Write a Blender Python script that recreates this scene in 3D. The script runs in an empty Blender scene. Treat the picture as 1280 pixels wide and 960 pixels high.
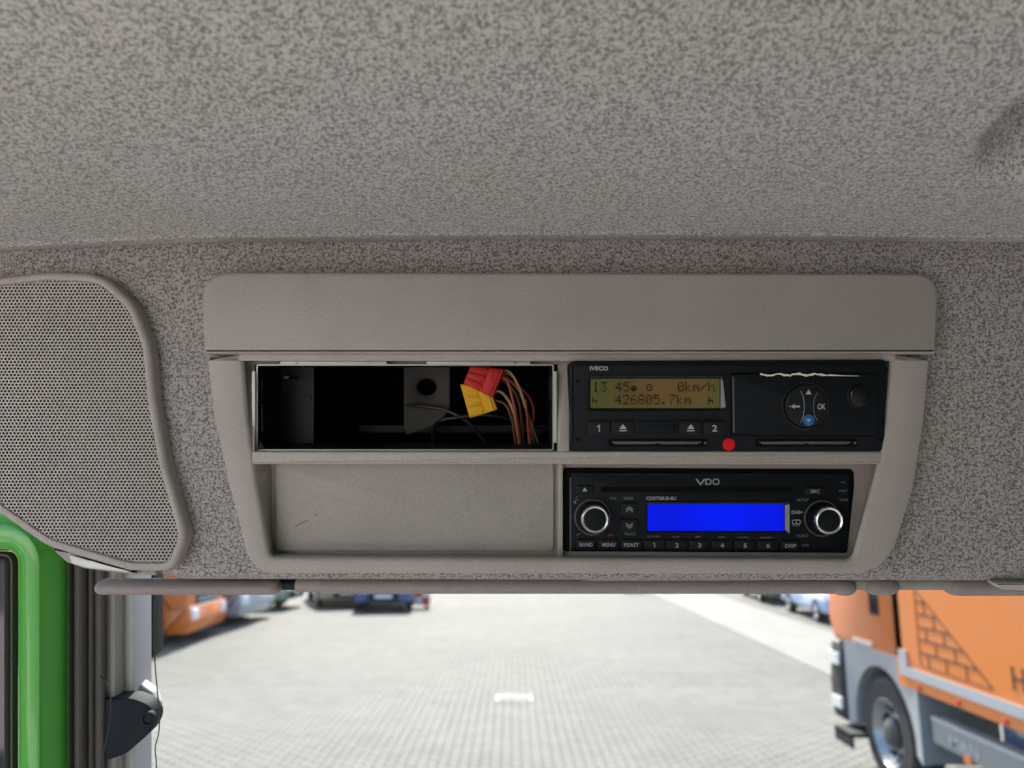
import bpy, math, random
from mathutils import Matrix, Vector
R = math.radians
random.seed(7)
scene = bpy.context.scene
COL = scene.collection

# ------------------------------------------------------------------ camera, light, exposure
CAM_H = 2.45
PITCH = 10.7
cd = bpy.data.cameras.new('camera'); cam = bpy.data.objects.new('camera', cd); COL.objects.link(cam)
cd.sensor_width = 36; cd.lens = 27; cd.clip_start = 0.01; cd.clip_end = 2000
cd.dof.use_dof = True; cd.dof.focus_distance = 0.505; cd.dof.aperture_fstop = 7.2
cam.location = (0, 0, CAM_H); cam.rotation_euler = (R(90 + PITCH), 0, 0)
scene.camera = cam
CAMM = Matrix.Translation((0, 0, CAM_H)) @ Matrix.Rotation(R(90 + PITCH), 4, 'X')
CAB = CAMM @ Matrix.Translation((0, 0, -0.5))          # cab frame: x right, y up, z towards the viewer, 0.5 m ahead

SUN_EL, SUN_AZ = 43, -6                                # azimuth from +Y, positive to the right
w = bpy.data.worlds.new('World'); scene.world = w; w.use_nodes = True
nt = w.node_tree; bg = nt.nodes['Background']
sky = nt.nodes.new('ShaderNodeTexSky'); sky.sky_type = 'NISHITA'; sky.sun_disc = False
sky.sun_elevation = R(SUN_EL); sky.sun_rotation = R(SUN_AZ); sky.air_density = 1.0; sky.dust_density = 2.5
nt.links.new(sky.outputs[0], bg.inputs[0]); bg.inputs[1].default_value = 0.15
sl = bpy.data.lights.new('sun', 'SUN'); sl.energy = 4.8; sl.angle = R(0.5); sl.color = (1, 0.95, 0.86)
so = bpy.data.objects.new('sun', sl); COL.objects.link(so)
sd = Vector((math.sin(R(SUN_AZ)) * math.cos(R(SUN_EL)), math.cos(R(SUN_AZ)) * math.cos(R(SUN_EL)), math.sin(R(SUN_EL))))
so.rotation_euler = (-sd).to_track_quat('-Z', 'Y').to_euler(); so.location = sd * 50
scene.view_settings.view_transform = 'Standard'; scene.view_settings.look = 'None'
scene.view_settings.exposure = 1.5; scene.view_settings.gamma = 1
scene.render.engine = 'CYCLES'
cy = scene.cycles
cy.use_denoising = True; cy.max_bounces = 8; cy.diffuse_bounces = 4; cy.transparent_max_bounces = 12
cy.sample_clamp_indirect = 8; cy.caustics_reflective = False; cy.caustics_refractive = False

# ------------------------------------------------------------------ materials
def srgb(r, g, b):
    f = lambda c: (c / 255 / 12.92) if c / 255 <= 0.04045 else ((c / 255 + 0.055) / 1.055) ** 2.4
    return (f(r), f(g), f(b), 1)
def base_mat(name, col, rough=0.5, metal=0.0, spec=0.5, coat=0):
    m = bpy.data.materials.new(name); m.use_nodes = True
    p = m.node_tree.nodes['Principled BSDF']
    p.inputs['Base Color'].default_value = col if len(col) == 4 else (*col, 1)
    p.inputs['Roughness'].default_value = rough; p.inputs['Metallic'].default_value = metal
    p.inputs['Specular IOR Level'].default_value = spec
    p.inputs['Coat Weight'].default_value = coat; p.inputs['Coat Roughness'].default_value = 0.08
    return m
def nodes(m): return m.node_tree, m.node_tree.nodes['Principled BSDF']
def coords(t, kind='Object', obj=None):
    n = t.nodes.new('ShaderNodeTexCoord')
    return n.outputs[kind]
def noise(t, vec, scale, detail=2, rough=0.5, dist=0.0):
    n = t.nodes.new('ShaderNodeTexNoise'); n.inputs['Scale'].default_value = scale
    n.inputs['Detail'].default_value = detail; n.inputs['Roughness'].default_value = rough
    n.inputs['Distortion'].default_value = dist
    t.links.new(vec, n.inputs['Vector']); return n.outputs['Fac']
def ramp(t, fac, stops):
    n = t.nodes.new('ShaderNodeValToRGB'); cr = n.color_ramp
    while len(cr.elements) < len(stops): cr.elements.new(0.5)
    for e, (p, c) in zip(cr.elements, stops): e.position = p; e.color = c if len(c) == 4 else (*c, 1)
    t.links.new(fac, n.inputs[0]); return n.outputs[0]
def mixc(t, fac, a, b, mode='MIX'):
    n = t.nodes.new('ShaderNodeMix'); n.data_type = 'RGBA'; n.blend_type = mode
    for s, v in ((n.inputs[0], fac), (n.inputs[6], a), (n.inputs[7], b)):
        if hasattr(v, 'is_linked'): t.links.new(v, s)
        else: s.default_value = v
    return n.outputs[2]
def bump(t, p, h, strength, dist):
    n = t.nodes.new('ShaderNodeBump'); n.inputs['Strength'].default_value = strength
    n.inputs['Distance'].default_value = dist
    t.links.new(h, n.inputs['Height']); t.links.new(n.outputs[0], p.inputs['Normal'])

def plastic(name, col, grain=True, rough=0.55, spec=0.35):
    m = base_mat(name, col, rough, spec=spec); t, p = nodes(m); v = coords(t)
    c2 = tuple(x * 0.88 for x in col[:3]) + (1,)
    big = noise(t, v, 22, 3); c = ramp(t, big, [(0.3, c2), (0.7, col)])
    fine = noise(t, v, 900, 2)
    c = mixc(t, 0.22, c, ramp(t, fine, [(0.35, tuple(x * 0.55 for x in col[:3]) + (1,)), (0.65, tuple(min(1, x * 1.35) for x in col[:3]) + (1,))]))
    t.links.new(c, p.inputs['Base Color'])
    if grain: bump(t, p, noise(t, v, 1300, 2), 0.35, 0.0003)
    return m
def fabric(name, dark, light, scale, tint):
    m = base_mat(name, light, 0.95, spec=0.1); t, p = nodes(m); v = coords(t)
    n1 = noise(t, v, scale, 1.5, 0.55, 0.6)
    c = ramp(t, n1, [(0.40, dark), (0.47, tuple((a * 0.55 + b * 0.45) for a, b in zip(dark, light))), (0.56, light)])
    n2 = noise(t, v, scale * 2.6, 2)
    c = mixc(t, 0.35, c, ramp(t, n2, [(0.38, dark), (0.6, light)]))
    st = noise(t, v, 7, 4, 0.6)
    c = mixc(t, ramp(t, st, [(0.42, (0, 0, 0, 1)), (0.75, (0.35, 0.35, 0.35, 1))]), c, tint, 'MULTIPLY')
    t.links.new(c, p.inputs['Base Color'])
    bump(t, p, n1, 0.35, 0.0006)
    p.inputs['Sheen Weight'].default_value = 0.15
    return m
MT = {}
MT['fascia'] = plastic('fascia_plastic', (0.39, 0.338, 0.322, 1))
MT['lid'] = plastic('lid_plastic', (0.345, 0.300, 0.288, 1))
MT['grille'] = plastic('grille_plastic', (0.47, 0.42, 0.395, 1), rough=0.5)
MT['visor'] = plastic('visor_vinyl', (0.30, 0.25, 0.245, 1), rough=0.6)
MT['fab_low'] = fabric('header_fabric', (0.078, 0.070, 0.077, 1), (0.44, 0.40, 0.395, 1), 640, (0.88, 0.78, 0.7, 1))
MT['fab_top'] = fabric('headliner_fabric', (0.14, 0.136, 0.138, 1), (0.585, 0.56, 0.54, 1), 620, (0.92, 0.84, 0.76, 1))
MT['black'] = base_mat('black_plastic', (0.0045, 0.006, 0.009, 1), 0.5, spec=0.16)
MT['black2'] = base_mat('black_key_plastic', (0.006, 0.007, 0.010, 1), 0.4, spec=0.22)
MT['black3'] = base_mat('black_gloss', (0.003, 0.004, 0.006, 1), 0.15, spec=0.3)
for k in ('black', 'black2'):
    t, p = nodes(MT[k]); bump(t, p, noise(t, coords(t), 1500, 2), 0.25, 0.0002)
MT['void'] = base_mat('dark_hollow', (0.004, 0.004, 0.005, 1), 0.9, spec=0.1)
MT['cloth_black'] = base_mat('speaker_cloth', (0.03, 0.024, 0.02, 1), 0.95, spec=0.05)
MT['white_print'] = base_mat('white_print', (0.36, 0.36, 0.345, 1), 0.6)
MT['grey_print'] = base_mat('grey_print', (0.30, 0.31, 0.33, 1), 0.6)
MT['dim_print'] = base_mat('dim_print', (0.16, 0.18, 0.20, 1), 0.6)
MT['red_print'] = base_mat('red_print', (0.25, 0.02, 0.02, 1), 0.6)
MT['green_print'] = base_mat('green_print', (0.05, 0.22, 0.08, 1), 0.6)
MT['chrome'] = base_mat('chrome', (0.78, 0.78, 0.78, 1), 0.16, 1.0)
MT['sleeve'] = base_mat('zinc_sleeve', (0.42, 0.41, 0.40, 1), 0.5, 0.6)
MT['sleeve_shade'] = base_mat('shaded_steel', (0.007, 0.009, 0.012, 1), 0.5, 0.3)  # near-black colour holds the shade inside the empty bay
MT['bracket'] = base_mat('grey_bracket', (0.038, 0.031, 0.030, 1), 0.6)
MT['red_plug'] = base_mat('red_connector_plastic', (0.50, 0.015, 0.018, 1), 0.45, spec=.3)
MT['yellow_plug'] = base_mat('yellow_connector_plastic', (0.72, 0.38, 0.008, 1), 0.45, spec=.3)
MT['red_dot'] = base_mat('red_sticker', (0.60, 0.010, 0.012, 1), 0.5, spec=.15)
MT['paper'] = base_mat('torn_paper', (0.72, 0.66, 0.60, 1), 0.9)
MT['blue_mark'] = base_mat('blue_mark', (0.01, 0.10, 0.30, 1), 0.4)
MT['lcd_ink'] = base_mat('lcd_segments', (0.006, 0.004, 0.002, 1), 0.4, spec=.2)
def wire(name, c): MT[name] = base_mat(name, c, 0.45)
wire('wire_red', (0.33, 0.05, 0.035, 1)); wire('wire_tan', (0.36, 0.24, 0.12, 1)); wire('wire_brown', (0.20, 0.06, 0.03, 1))
wire('wire_black', (0.012, 0.012, 0.014, 1)); wire('cable_dark', (0.02, 0.03, 0.022, 1))
# olive display: backlight warmer in the middle
m = base_mat('olive_display', (0.12, 0.08, 0.01, 1), 0.25); t, p = nodes(m)
sx = t.nodes.new('ShaderNodeSeparateXYZ'); t.links.new(coords(t, 'Generated'), sx.inputs[0])
c = ramp(t, sx.outputs[0], [(0.0, (0.058, 0.066, 0.005, 1)), (0.22, (0.08, 0.060, 0.006, 1)), (0.5, (0.125, 0.064, 0.011, 1)), (0.85, (0.12, 0.074, 0.015, 1)), (1.0, (0.088, 0.078, 0.010, 1))])
t.links.new(c, p.inputs['Base Color']); t.links.new(c, p.inputs['Emission Color']); p.inputs['Emission Strength'].default_value = 0.04
MT['olive'] = m
m = base_mat('blue_display', (0.0, 0.001, 0.06, 1), 0.3); t, p = nodes(m)
c = ramp(t, noise(t, coords(t), 30, 1), [(0.3, (0.0, 0.003, 0.36, 1)), (0.7, (0.0, 0.006, 0.52, 1))])
t.links.new(c, p.inputs['Emission Color']); p.inputs['Emission Strength'].default_value = 0.62; p.inputs['Specular IOR Level'].default_value = 0.1
MT['blue'] = m
def paint(name, col, rough=0.3, coat=0.6, dirt=0.15):
    m = base_mat(name, col, rough, coat=coat); t, p = nodes(m); v = coords(t)
    c = mixc(t, ramp(t, noise(t, v, 2.5, 5, 0.65), [(0.45, (0, 0, 0, 1)), (0.8, (dirt, dirt, dirt, 1))]), col, (0.32, 0.28, 0.22, 1))
    t.links.new(c, p.inputs['Base Color']); return m
MT['green'] = paint('green_paint', (0.055, 0.34, 0.028, 1), 0.35, 0.5, 0.08)
MT['rubber'] = base_mat('rubber_seal', (0.055, 0.050, 0.046, 1), 0.6)
t, p = nodes(MT['rubber']); bump(t, p, noise(t, coords(t), 400, 3), 0.3, 0.0006)
MT['pillar'] = plastic('pillar_plastic', (0.30, 0.285, 0.26, 1))
MT['pillar_out'] = base_mat('pillar_outer', (0.42, 0.44, 0.45, 1), 0.5)
MT['cab_fill'] = base_mat('grey_cab_fill', (0.25, 0.245, 0.25, 1), 0.95)  # for the added, unseen side wall and floor
MT['bounce_pale'] = plastic('pale_bounce_surface', (0.73, 0.71, 0.69, 1))  # pale surface of the added bounce wall
MT['lens'] = base_mat('lamp_lens', (0.8, 0.79, 0.72, 1), 0.2); nodes(MT['lens'])[1].inputs['Transmission Weight'].default_value = 0.25
MT['orange'] = paint('orange_paint', (0.66, 0.15, 0.014, 1), 0.4, 0.4)
MT['orange_ply'] = paint('orange_tarp', (0.70, 0.185, 0.018, 1), 0.5, 0.2, 0.2)
MT['greypaint'] = paint('grey_paint', (0.20, 0.22, 0.24, 1))
MT['palegrey'] = paint('pale_grey_paint', (0.40, 0.42, 0.44, 1))
MT['fendergrey'] = paint('fender_grey_paint', (0.27, 0.30, 0.33, 1))
MT['greengrey'] = paint('green_grey_paint', (0.26, 0.32, 0.27, 1))
MT['beige'] = paint('beige_paint', (0.45, 0.40, 0.30, 1))
MT['bluecar'] = paint('light_blue_paint', (0.33, 0.45, 0.68, 1), 0.25)
MT['bluetruck'] = paint('blue_paint', (0.08, 0.14, 0.30, 1), 0.3)
MT['white'] = paint('white_paint', (0.78, 0.78, 0.76, 1))
MT['redpaint'] = paint('red_paint', (0.60, 0.03, 0.03, 1))
MT['tyre'] = base_mat('tyre_rubber', (0.022, 0.022, 0.024, 1), 0.8)
MT['rim'] = base_mat('steel_rim', (0.42, 0.44, 0.46, 1), 0.35, 0.6)
MT['chassis'] = base_mat('chassis_black', (0.009, 0.012, 0.018, 1), 0.6, spec=.25)
MT['carglass'] = base_mat('vehicle_glass', (0.015, 0.02, 0.028, 1), 0.06)
MT['headlamp'] = base_mat('headlamp_glass', (0.75, 0.77, 0.80, 1), 0.1)
MT['brownline'] = base_mat('dark_paint_line', (0.13, 0.035, 0.012, 1), 0.6)
MT['bluegrey_dark'] = base_mat('hub_grey', (0.05, 0.06, 0.06, 1), 0.5)
MT['bluegrey'] = base_mat('grille_blue_grey', (0.22, 0.30, 0.36, 1), 0.4, 0.3)
# windscreen glass: clear with a Fresnel reflection
m = bpy.data.materials.new('windscreen_glass'); m.use_nodes = True; t = m.node_tree
for n in list(t.nodes): t.nodes.remove(n)
out = t.nodes.new('ShaderNodeOutputMaterial'); mx = t.nodes.new('ShaderNodeMixShader'); lw = t.nodes.new('ShaderNodeLayerWeight'); pw5 = t.nodes.new('ShaderNodeMath'); pw5.operation = 'POWER'; pw5.inputs[1].default_value = 5; fr = t.nodes.new('ShaderNodeMath'); fr.operation = 'MULTIPLY_ADD'; fr.inputs[1].default_value = 0.9; fr.inputs[2].default_value = 0.008; t.links.new(lw.outputs['Facing'], pw5.inputs[0]); t.links.new(pw5.outputs[0], fr.inputs[0])
tr = t.nodes.new('ShaderNodeBsdfTransparent'); tr.inputs[0].default_value = (0.95, 0.97, 0.965, 1); gl = t.nodes.new('ShaderNodeBsdfGlossy'); gl.inputs['Roughness'].default_value = 0.02
t.links.new(fr.outputs[0], mx.inputs[0]); t.links.new(tr.outputs[0], mx.inputs[1]); t.links.new(gl.outputs[0], mx.inputs[2]); t.links.new(mx.outputs[0], out.inputs[0])
MT['glass'] = m
# ground
def ground_mat(name, tooth):
    m = base_mat(name, (0.240, 0.240, 0.224, 1), 0.82, spec=0.2); t, p = nodes(m)
    g = t.nodes.new('ShaderNodeNewGeometry'); v = g.outputs['Position']
    big = noise(t, v, 0.35, 5, 0.6); mid = noise(t, v, 2.2, 4, 0.6)
    c = ramp(t, big, [(0.3, (0.100, 0.099, 0.094, 1)), (0.7, (0.134, 0.132, 0.125, 1))])
    c = mixc(t, 0.25, c, ramp(t, mid, [(0.35, (0.088, 0.088, 0.085, 1)), (0.65, (0.180, 0.174, 0.163, 1))]))
    if tooth:
        b = t.nodes.new('ShaderNodeTexBrick'); b.inputs['Scale'].default_value = 1
        b.inputs['Brick Width'].default_value = 0.2; b.inputs['Row Height'].default_value = 0.112; b.inputs['Mortar Size'].default_value = 0.012
        b.inputs['Color1'].default_value = (1, 1, 1, 1); b.inputs['Color2'].default_value = (0.80, 0.80, 0.80, 1); b.inputs['Mortar'].default_value = (0.36, 0.36, 0.345, 1)
        mp = t.nodes.new('ShaderNodeMapping'); mp.inputs['Rotation'].default_value = (0, 0, R(90)); t.links.new(v, mp.inputs[0]); t.links.new(mp.outputs[0], b.inputs['Vector'])
        c = mixc(t, 0.8, c, b.outputs['Color'], 'MULTIPLY')
    t.links.new(c, p.inputs['Base Color']); bump(t, p, noise(t, v, 60, 3), 0.3, 0.01); return m
MT['ground'] = ground_mat('paved_ground', True)
MT['paver'] = ground_mat('concrete_paver', False)
m = base_mat('pale_concrete', (0.336, 0.320, 0.288, 1), 0.85, spec=0.2); t, p = nodes(m); g = t.nodes.new('ShaderNodeNewGeometry')
t.links.new(ramp(t, noise(t, g.outputs['Position'], 1.2, 5, 0.6), [(0.3, (0.155, 0.150, 0.140, 1)), (0.7, (0.20, 0.194, 0.182, 1))]), p.inputs['Base Color']); MT['concrete'] = m
MT['joint'] = base_mat('joint_sand', (0.12, 0.115, 0.105, 1), 0.95)

# ------------------------------------------------------------------ mesh helpers
K = 0.5 / 960
def q(px, py, z=0.0):                                   # a point of the cab frame seen at this picture position, z m in front of the fascia
    d = 0.5 - z
    return Vector(((px - 640) / 960 * d, (480 - py) / 960 * d, z))
def plane(z0):                                          # sheet parallel to the fascia at depth z0; h goes straight out
    d = 0.5 - z0
    return lambda x, y, h: Vector(((x - 640) / 960 * d, (480 - y) / 960 * d, z0 + h))
def tilt(ya, za, yb, zb):
    def f(x, y, h):
        z = za + (zb - za) * (y - ya) / (yb - ya); d = 0.5 - (za + zb) / 2
        dd = 0.5 - z
        return Vector(((x - 640) / 960 * dd, (480 - y) / 960 * dd, z + h))
    return f
IDN = lambda x, y, z: Vector((x, y, z))
class MB:
    def __init__(s, f=IDN): s.v = []; s.f = []; s.map = f
    def add(s, pts, faces, raw=False):
        o = len(s.v); s.v += [Vector(p) if raw else s.map(*p) for p in pts]; s.f += [[i + o for i in f] for f in faces]; return s
    def loops(s, loops, cap0=False, cap1=True, closed=True, raw=False):
        n = len(loops[0]); pts = [p for l in loops for p in l]; fs = []
        for k in range(len(loops) - 1):
            for i in range(n if closed else n - 1):
                j = (i + 1) % n; fs.append([k * n + i, k * n + j, (k + 1) * n + j, (k + 1) * n + i])
        if cap0: fs.append(list(range(n))[::-1])
        if cap1: fs.append([(len(loops) - 1) * n + i for i in range(n)])
        return s.add(pts, fs, raw)
    def poly(s, o, h0, h1, b=1.0, cap=True):            # solid from an outline, front edges rounded by b picture units
        bk = b * K
        l = [[(x, y, h0) for x, y in o]]
        if b > 0:
            l.append([(x, y, h1 - bk) for x, y in o])
            for a in (30, 60, 90):
                i = b * (1 - math.cos(R(a))); hh = h1 - bk + bk * math.sin(R(a))
                l.append([(x, y, hh) for x, y in inset(o, i)])
        else: l.append([(x, y, h1) for x, y in o])
        return s.loops(l, cap1=cap)
    def rbox(s, x0, y0, x1, y1, r, h0, h1, b=1.0): return s.poly(rrect(x0, y0, x1, y1, r), h0, h1, b)
    def cyl(s, cx, cy, r, h0, h1, b=0.6, n=32): return s.poly(circ(cx, cy, r, n), h0, h1, b)
    def ring(s, cx, cy, r0, r1, h0, h1, n=40, b=0.6):
        bk = b * K
        L = [(r1, h0), (r1, h1 - bk), (r1 - b * .3, h1 - bk * .3), (r1 - b, h1), (r0 + b, h1), (r0 + b * .3, h1 - bk * .3), (r0, h1 - bk), (r0, h0)]
        return s.loops([[(x, y, h) for x, y in circ(cx, cy, r, n)] for r, h in L], cap1=False)
    def tube(s, pts, r, n=8, raw=True):
        pts = smooth_path([Vector(p) for p in pts]); L = []
        up = Vector((0.13, 0.37, 0.92))
        for i, p in enumerate(pts):
            d = (pts[min(i + 1, len(pts) - 1)] - pts[max(i - 1, 0)]).normalized()
            a = d.cross(up).normalized(); b = d.cross(a)
            L.append([p + a * r * math.cos(t * 2 * math.pi / n) + b * r * math.sin(t * 2 * math.pi / n) for t in range(n)])
        return s.loops(L, True, True, raw=raw)
    def box(s, x0, y0, z0, x1, y1, z1, raw=False):
        P = [(x0, y0, z0), (x1, y0, z0), (x1, y1, z0), (x0, y1, z0), (x0, y0, z1), (x1, y0, z1), (x1, y1, z1), (x0, y1, z1)]
        return s.add(P, [[0, 3, 2, 1], [4, 5, 6, 7], [0, 1, 5, 4], [1, 2, 6, 5], [2, 3, 7, 6], [3, 0, 4, 7]], raw)
def smooth_path(p, k=6):
    if len(p) < 3: return p
    o = []
    for i in range(len(p) - 1):
        a, b, c, d = p[max(i - 1, 0)], p[i], p[i + 1], p[min(i + 2, len(p) - 1)]
        for j in range(k):
            t = j / k
            o.append(0.5 * ((2 * b) + (c - a) * t + (2 * a - 5 * b + 4 * c - d) * t * t + (3 * b - a - 3 * c + d) * t ** 3))
    return o + [p[-1]]
def circ(cx, cy, r, n=32): return [(cx + r * math.cos(i * 2 * math.pi / n), cy - r * math.sin(i * 2 * math.pi / n)) for i in range(n)]
def area(o): return sum(o[i][0] * o[(i + 1) % len(o)][1] - o[(i + 1) % len(o)][0] * o[i][1] for i in range(len(o))) / 2
def inset(o, d):
    n = len(o); sgn = 1 if area(o) > 0 else -1; r = []
    for i in range(n):
        a, b, c = Vector(o[i - 1]), Vector(o[i]), Vector(o[(i + 1) % n])
        e1 = (b - a); e2 = (c - b)
        if e1.length < 1e-6: e1 = e2
        if e2.length < 1e-6: e2 = e1
        e1 = e1.normalized(); e2 = e2.normalized()
        n1 = Vector((-e1.y, e1.x)) * sgn; n2 = Vector((-e2.y, e2.x)) * sgn
        m = n1 + n2
        if m.length < 1e-6: m = n1
        m = m.normalized(); s = d / max(0.4, m.dot(n1)); r.append(tuple(b + m * s))
    return r
def rpoly(pts, rad, n=6):                               # polygon with rounded corners; n points at each corner
    o = []; N = len(pts)
    for i in range(N):
        a, b, c = Vector(pts[i - 1]), Vector(pts[i]), Vector(pts[(i + 1) % N])
        r = rad[i] if isinstance(rad, (list, tuple)) else rad
        u = (a - b).normalized(); v = (c - b).normalized(); ang = u.angle(v) / 2
        tl = min(r / math.tan(ang), (a - b).length * 0.49, (c - b).length * 0.49) if ang > 0.01 else 0
        p0 = b + u * tl; p1 = b + v * tl
        for k in range(n):
            t = k / (n - 1); o.append(tuple(p0 * (1 - t) ** 2 + b * 2 * t * (1 - t) + p1 * t * t) if r > 0 else tuple(b + (p1 - p0) * 1e-5 * k))
    return o
def rrect(x0, y0, x1, y1, r): return rpoly([(x0, y1), (x1, y1), (x1, y0), (x0, y0)], r, 5)

ORI = {}
def _tag(o, label, cat, group, kind):
    if label: o['label'] = label
    if cat: o['category'] = cat
    if group: o['group'] = group
    if kind: o['kind'] = kind
def thing(name, label, cat, origin=(0, 0, 0), group=None, matrix=None):
    o = bpy.data.objects.new(name, None); COL.objects.link(o); o.empty_display_size = 0.02
    if matrix is None: o.matrix_world = CAB @ Matrix.Translation(origin); ORI[o.name] = Vector(origin)
    else: o.matrix_world = matrix; ORI[o.name] = Vector((0, 0, 0))
    _tag(o, label, cat, group, None); return o
def obj(name, mb, mat, parent=None, label=None, cat=None, group=None, kind=None, origin=(0, 0, 0), frame=None, angle=38):
    me = bpy.data.meshes.new(name)
    off = ORI[parent.name] if parent else Vector(origin)
    me.from_pydata([tuple(v - off) for v in mb.v], [], mb.f); me.validate(); me.update()
    for p in me.polygons: p.use_smooth = True
    me.set_sharp_from_angle(angle=R(angle))
    if mat: me.materials.append(MT[mat])
    o = bpy.data.objects.new(name, me); COL.objects.link(o); ORI[o.name] = off
    if parent: o.parent = parent
    else: o.matrix_world = (CAB if frame is None else frame) @ Matrix.Translation(off)
    _tag(o, label, cat, group, kind); return o
def copy_tree(o, parent=None):
    c = o.copy(); COL.objects.link(c)
    if parent: c.parent = parent
    ORI[c.name] = ORI.get(o.name, Vector())
    for ch in list(o.children): copy_tree(ch, c)
    return c
# text
_tc = {}
def glyphs(s, bold):
    if (s, bold) in _tc: return _tc[(s, bold)]
    cu = bpy.data.curves.new('t', 'FONT'); cu.body = s; cu.resolution_u = 3; cu.offset = bold
    o = bpy.data.objects.new('t', cu); COL.objects.link(o)
    me = bpy.data.meshes.new_from_object(o.evaluated_get(bpy.context.evaluated_depsgraph_get()))
    v = [tuple(x.co) for x in me.vertices]; f = [list(p.vertices) for p in me.polygons]
    bpy.data.objects.remove(o); bpy.data.curves.remove(cu); bpy.data.meshes.remove(me)
    _tc[(s, bold)] = (v, f); return v, f
def text(mb, s, x0, y0, x1, y1, h, bold=0.0):           # fills the box x0..x1, y0 (top)..y1 (bottom)
    v, f = glyphs(s, bold)
    ax, bx = min(p[0] for p in v), max(p[0] for p in v); ay, by = min(p[1] for p in v), max(p[1] for p in v)
    sx = (x1 - x0) / (bx - ax); sy = (y1 - y0) / (by - ay)
    mb.add([(x0 + (p[0] - ax) * sx, y1 - (p[1] - ay) * sy, h) for p in v], f); return mb
def tri(mb, pts, h): return mb.add([(x, y, h) for x, y in pts], [list(range(len(pts)))])
def stroke(mb, pts, wd, h, closed=False):
    P = [Vector(p) for p in pts]; n = len(P)
    rng = range(n if closed else n - 1)
    for i in rng:
        a, b = P[i], P[(i + 1) % n]; d = (b - a).normalized(); m = Vector((-d.y, d.x)) * wd / 2; e = d * wd * 0.3
        mb.add([(*(a - m - e), h), (*(b - m + e), h), (*(b + m + e), h), (*(a + m - e), h)], [[0, 1, 2, 3]])
    return mb

# ================================================================== CAB INTERIOR
# ---- lower padded fabric panel
def edge_low(x):
    P = [(-260, 380), (-80, 575), (0, 645), (65, 690), (185, 719), (225, 729), (2000, 732)]
    for (a, b), (c, d) in zip(P, P[1:]):
        if x <= c: return b + (d - b) * (x - a) / (c - a)
    return 727
xs = sorted(set([-260 + 20 * i for i in range(0, 25)] + [225, 275, 320, 1080, 1100, 1125] + [320 + 40 * i for i in range(20)] + [1125 + 45 * i for i in range(28)]))
ts = [0, .06, .12, .2, .3, .38, .5, .62, .74, .86, .93]
ZF = -0.014
mb = MB(IDN); rows = []
for x in xs:
    e = edge_low(x); col = []
    for t in ts:
        y = 276 + (e - 276) * t
        z = ZF - 0.006 * max(0, (0.12 - t) / 0.12) + 0.0008 * math.sin(x * 0.021) * math.sin(t * 9)
        if x > 1170: z += 0.006 * min(1, (x - 1170) / 120) * math.sin(t * 3.1)
        if x < 0: z -= 0.00008 * -x
        col.append(q(x, y, z))
    p = q(x, e, ZF)
    rr = 0.013
    p0 = q(x, e - 24, ZF); col.append(p0)
    for a in (15, 30, 45, 60, 75, 90):
        col.append(Vector((p0.x, p.y + rr * (1 - math.sin(R(a))) - 0.0, ZF - rr * (1 - math.cos(R(a))))))
    col.append(Vector((p0.x, p.y, ZF - 0.06)))
    rows.append(col)
nc = len(rows[0]); vv = [p for c in rows for p in c]; ff = []
for i in range(len(xs) - 1):
    for j in range(nc - 1):
        if xs[i] >= 319 and xs[i + 1] <= 1100 and 4 <= j <= 10: continue       # hollow behind the console
        ff.append([i * nc + j, i * nc + j + 1, (i + 1) * nc + j + 1, (i + 1) * nc + j])
mb.v = vv; mb.f = ff
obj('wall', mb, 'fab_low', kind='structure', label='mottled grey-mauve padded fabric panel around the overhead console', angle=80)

# ---- upper bulging headliner with the round dent at the right
PR = [(-0.045, 0.0965), (-0.012, 0.0962), (-0.002, 0.0965), (0.004, 0.0985), (0.03, 0.1015), (0.06, 0.1045), (0.09, 0.109), (0.12, 0.1145), (0.145, 0.1215), (0.17, 0.131), (0.19, 0.142), (0.207, 0.157), (0.22, 0.18), (0.228, 0.21), (0.232, 0.25)]
PRs = smooth_path([Vector((a, b, 0)) for a, b in PR], 6)
xr = [-1.0, -0.8, -0.6, -0.5] + [-0.42 + 0.004 * i for i in range(211)] + [0.5, 0.6, 0.7, 0.85]
mb = MB(IDN); rows = []
for x in xr:
    col = []
    for i, p in enumerate(PRs):
        z, y = p.x, p.y
        dip = 0.0065 * max(0, min(1, (-0.20 - x) / 0.14)) ** 1.5
        z2 = z; yy = y - dip + 0.0012 * math.sin(x * 9 + 1)
        # pushed-in round dent near the right edge
        c = Vector((0.265, 0.128)); d = 0.5 - z
        pxx = x; r = math.hypot(pxx - 0.270, (z - 0.142) * 0.9)
        if r < 0.046:
            f = 1 if r < 0.032 else 0.5 + 0.5 * math.cos(math.pi * (r - 0.032) / 0.014)
            yy += 0.048 * f
        col.append(Vector((x, yy, z2)))
    rows.append(col)
nc = len(rows[0]); mb.v = [p for c in rows for p in c]
mb.f = [[i * nc + j, i * nc + j + 1, (i + 1) * nc + j + 1, (i + 1) * nc + j] for i in range(len(xr) - 1) for j in range(nc - 1)]
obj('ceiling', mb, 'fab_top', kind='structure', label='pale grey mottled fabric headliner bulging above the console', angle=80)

HX = -0.36                                              # added roof gap left of this line, lets sun onto the back wall
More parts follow.
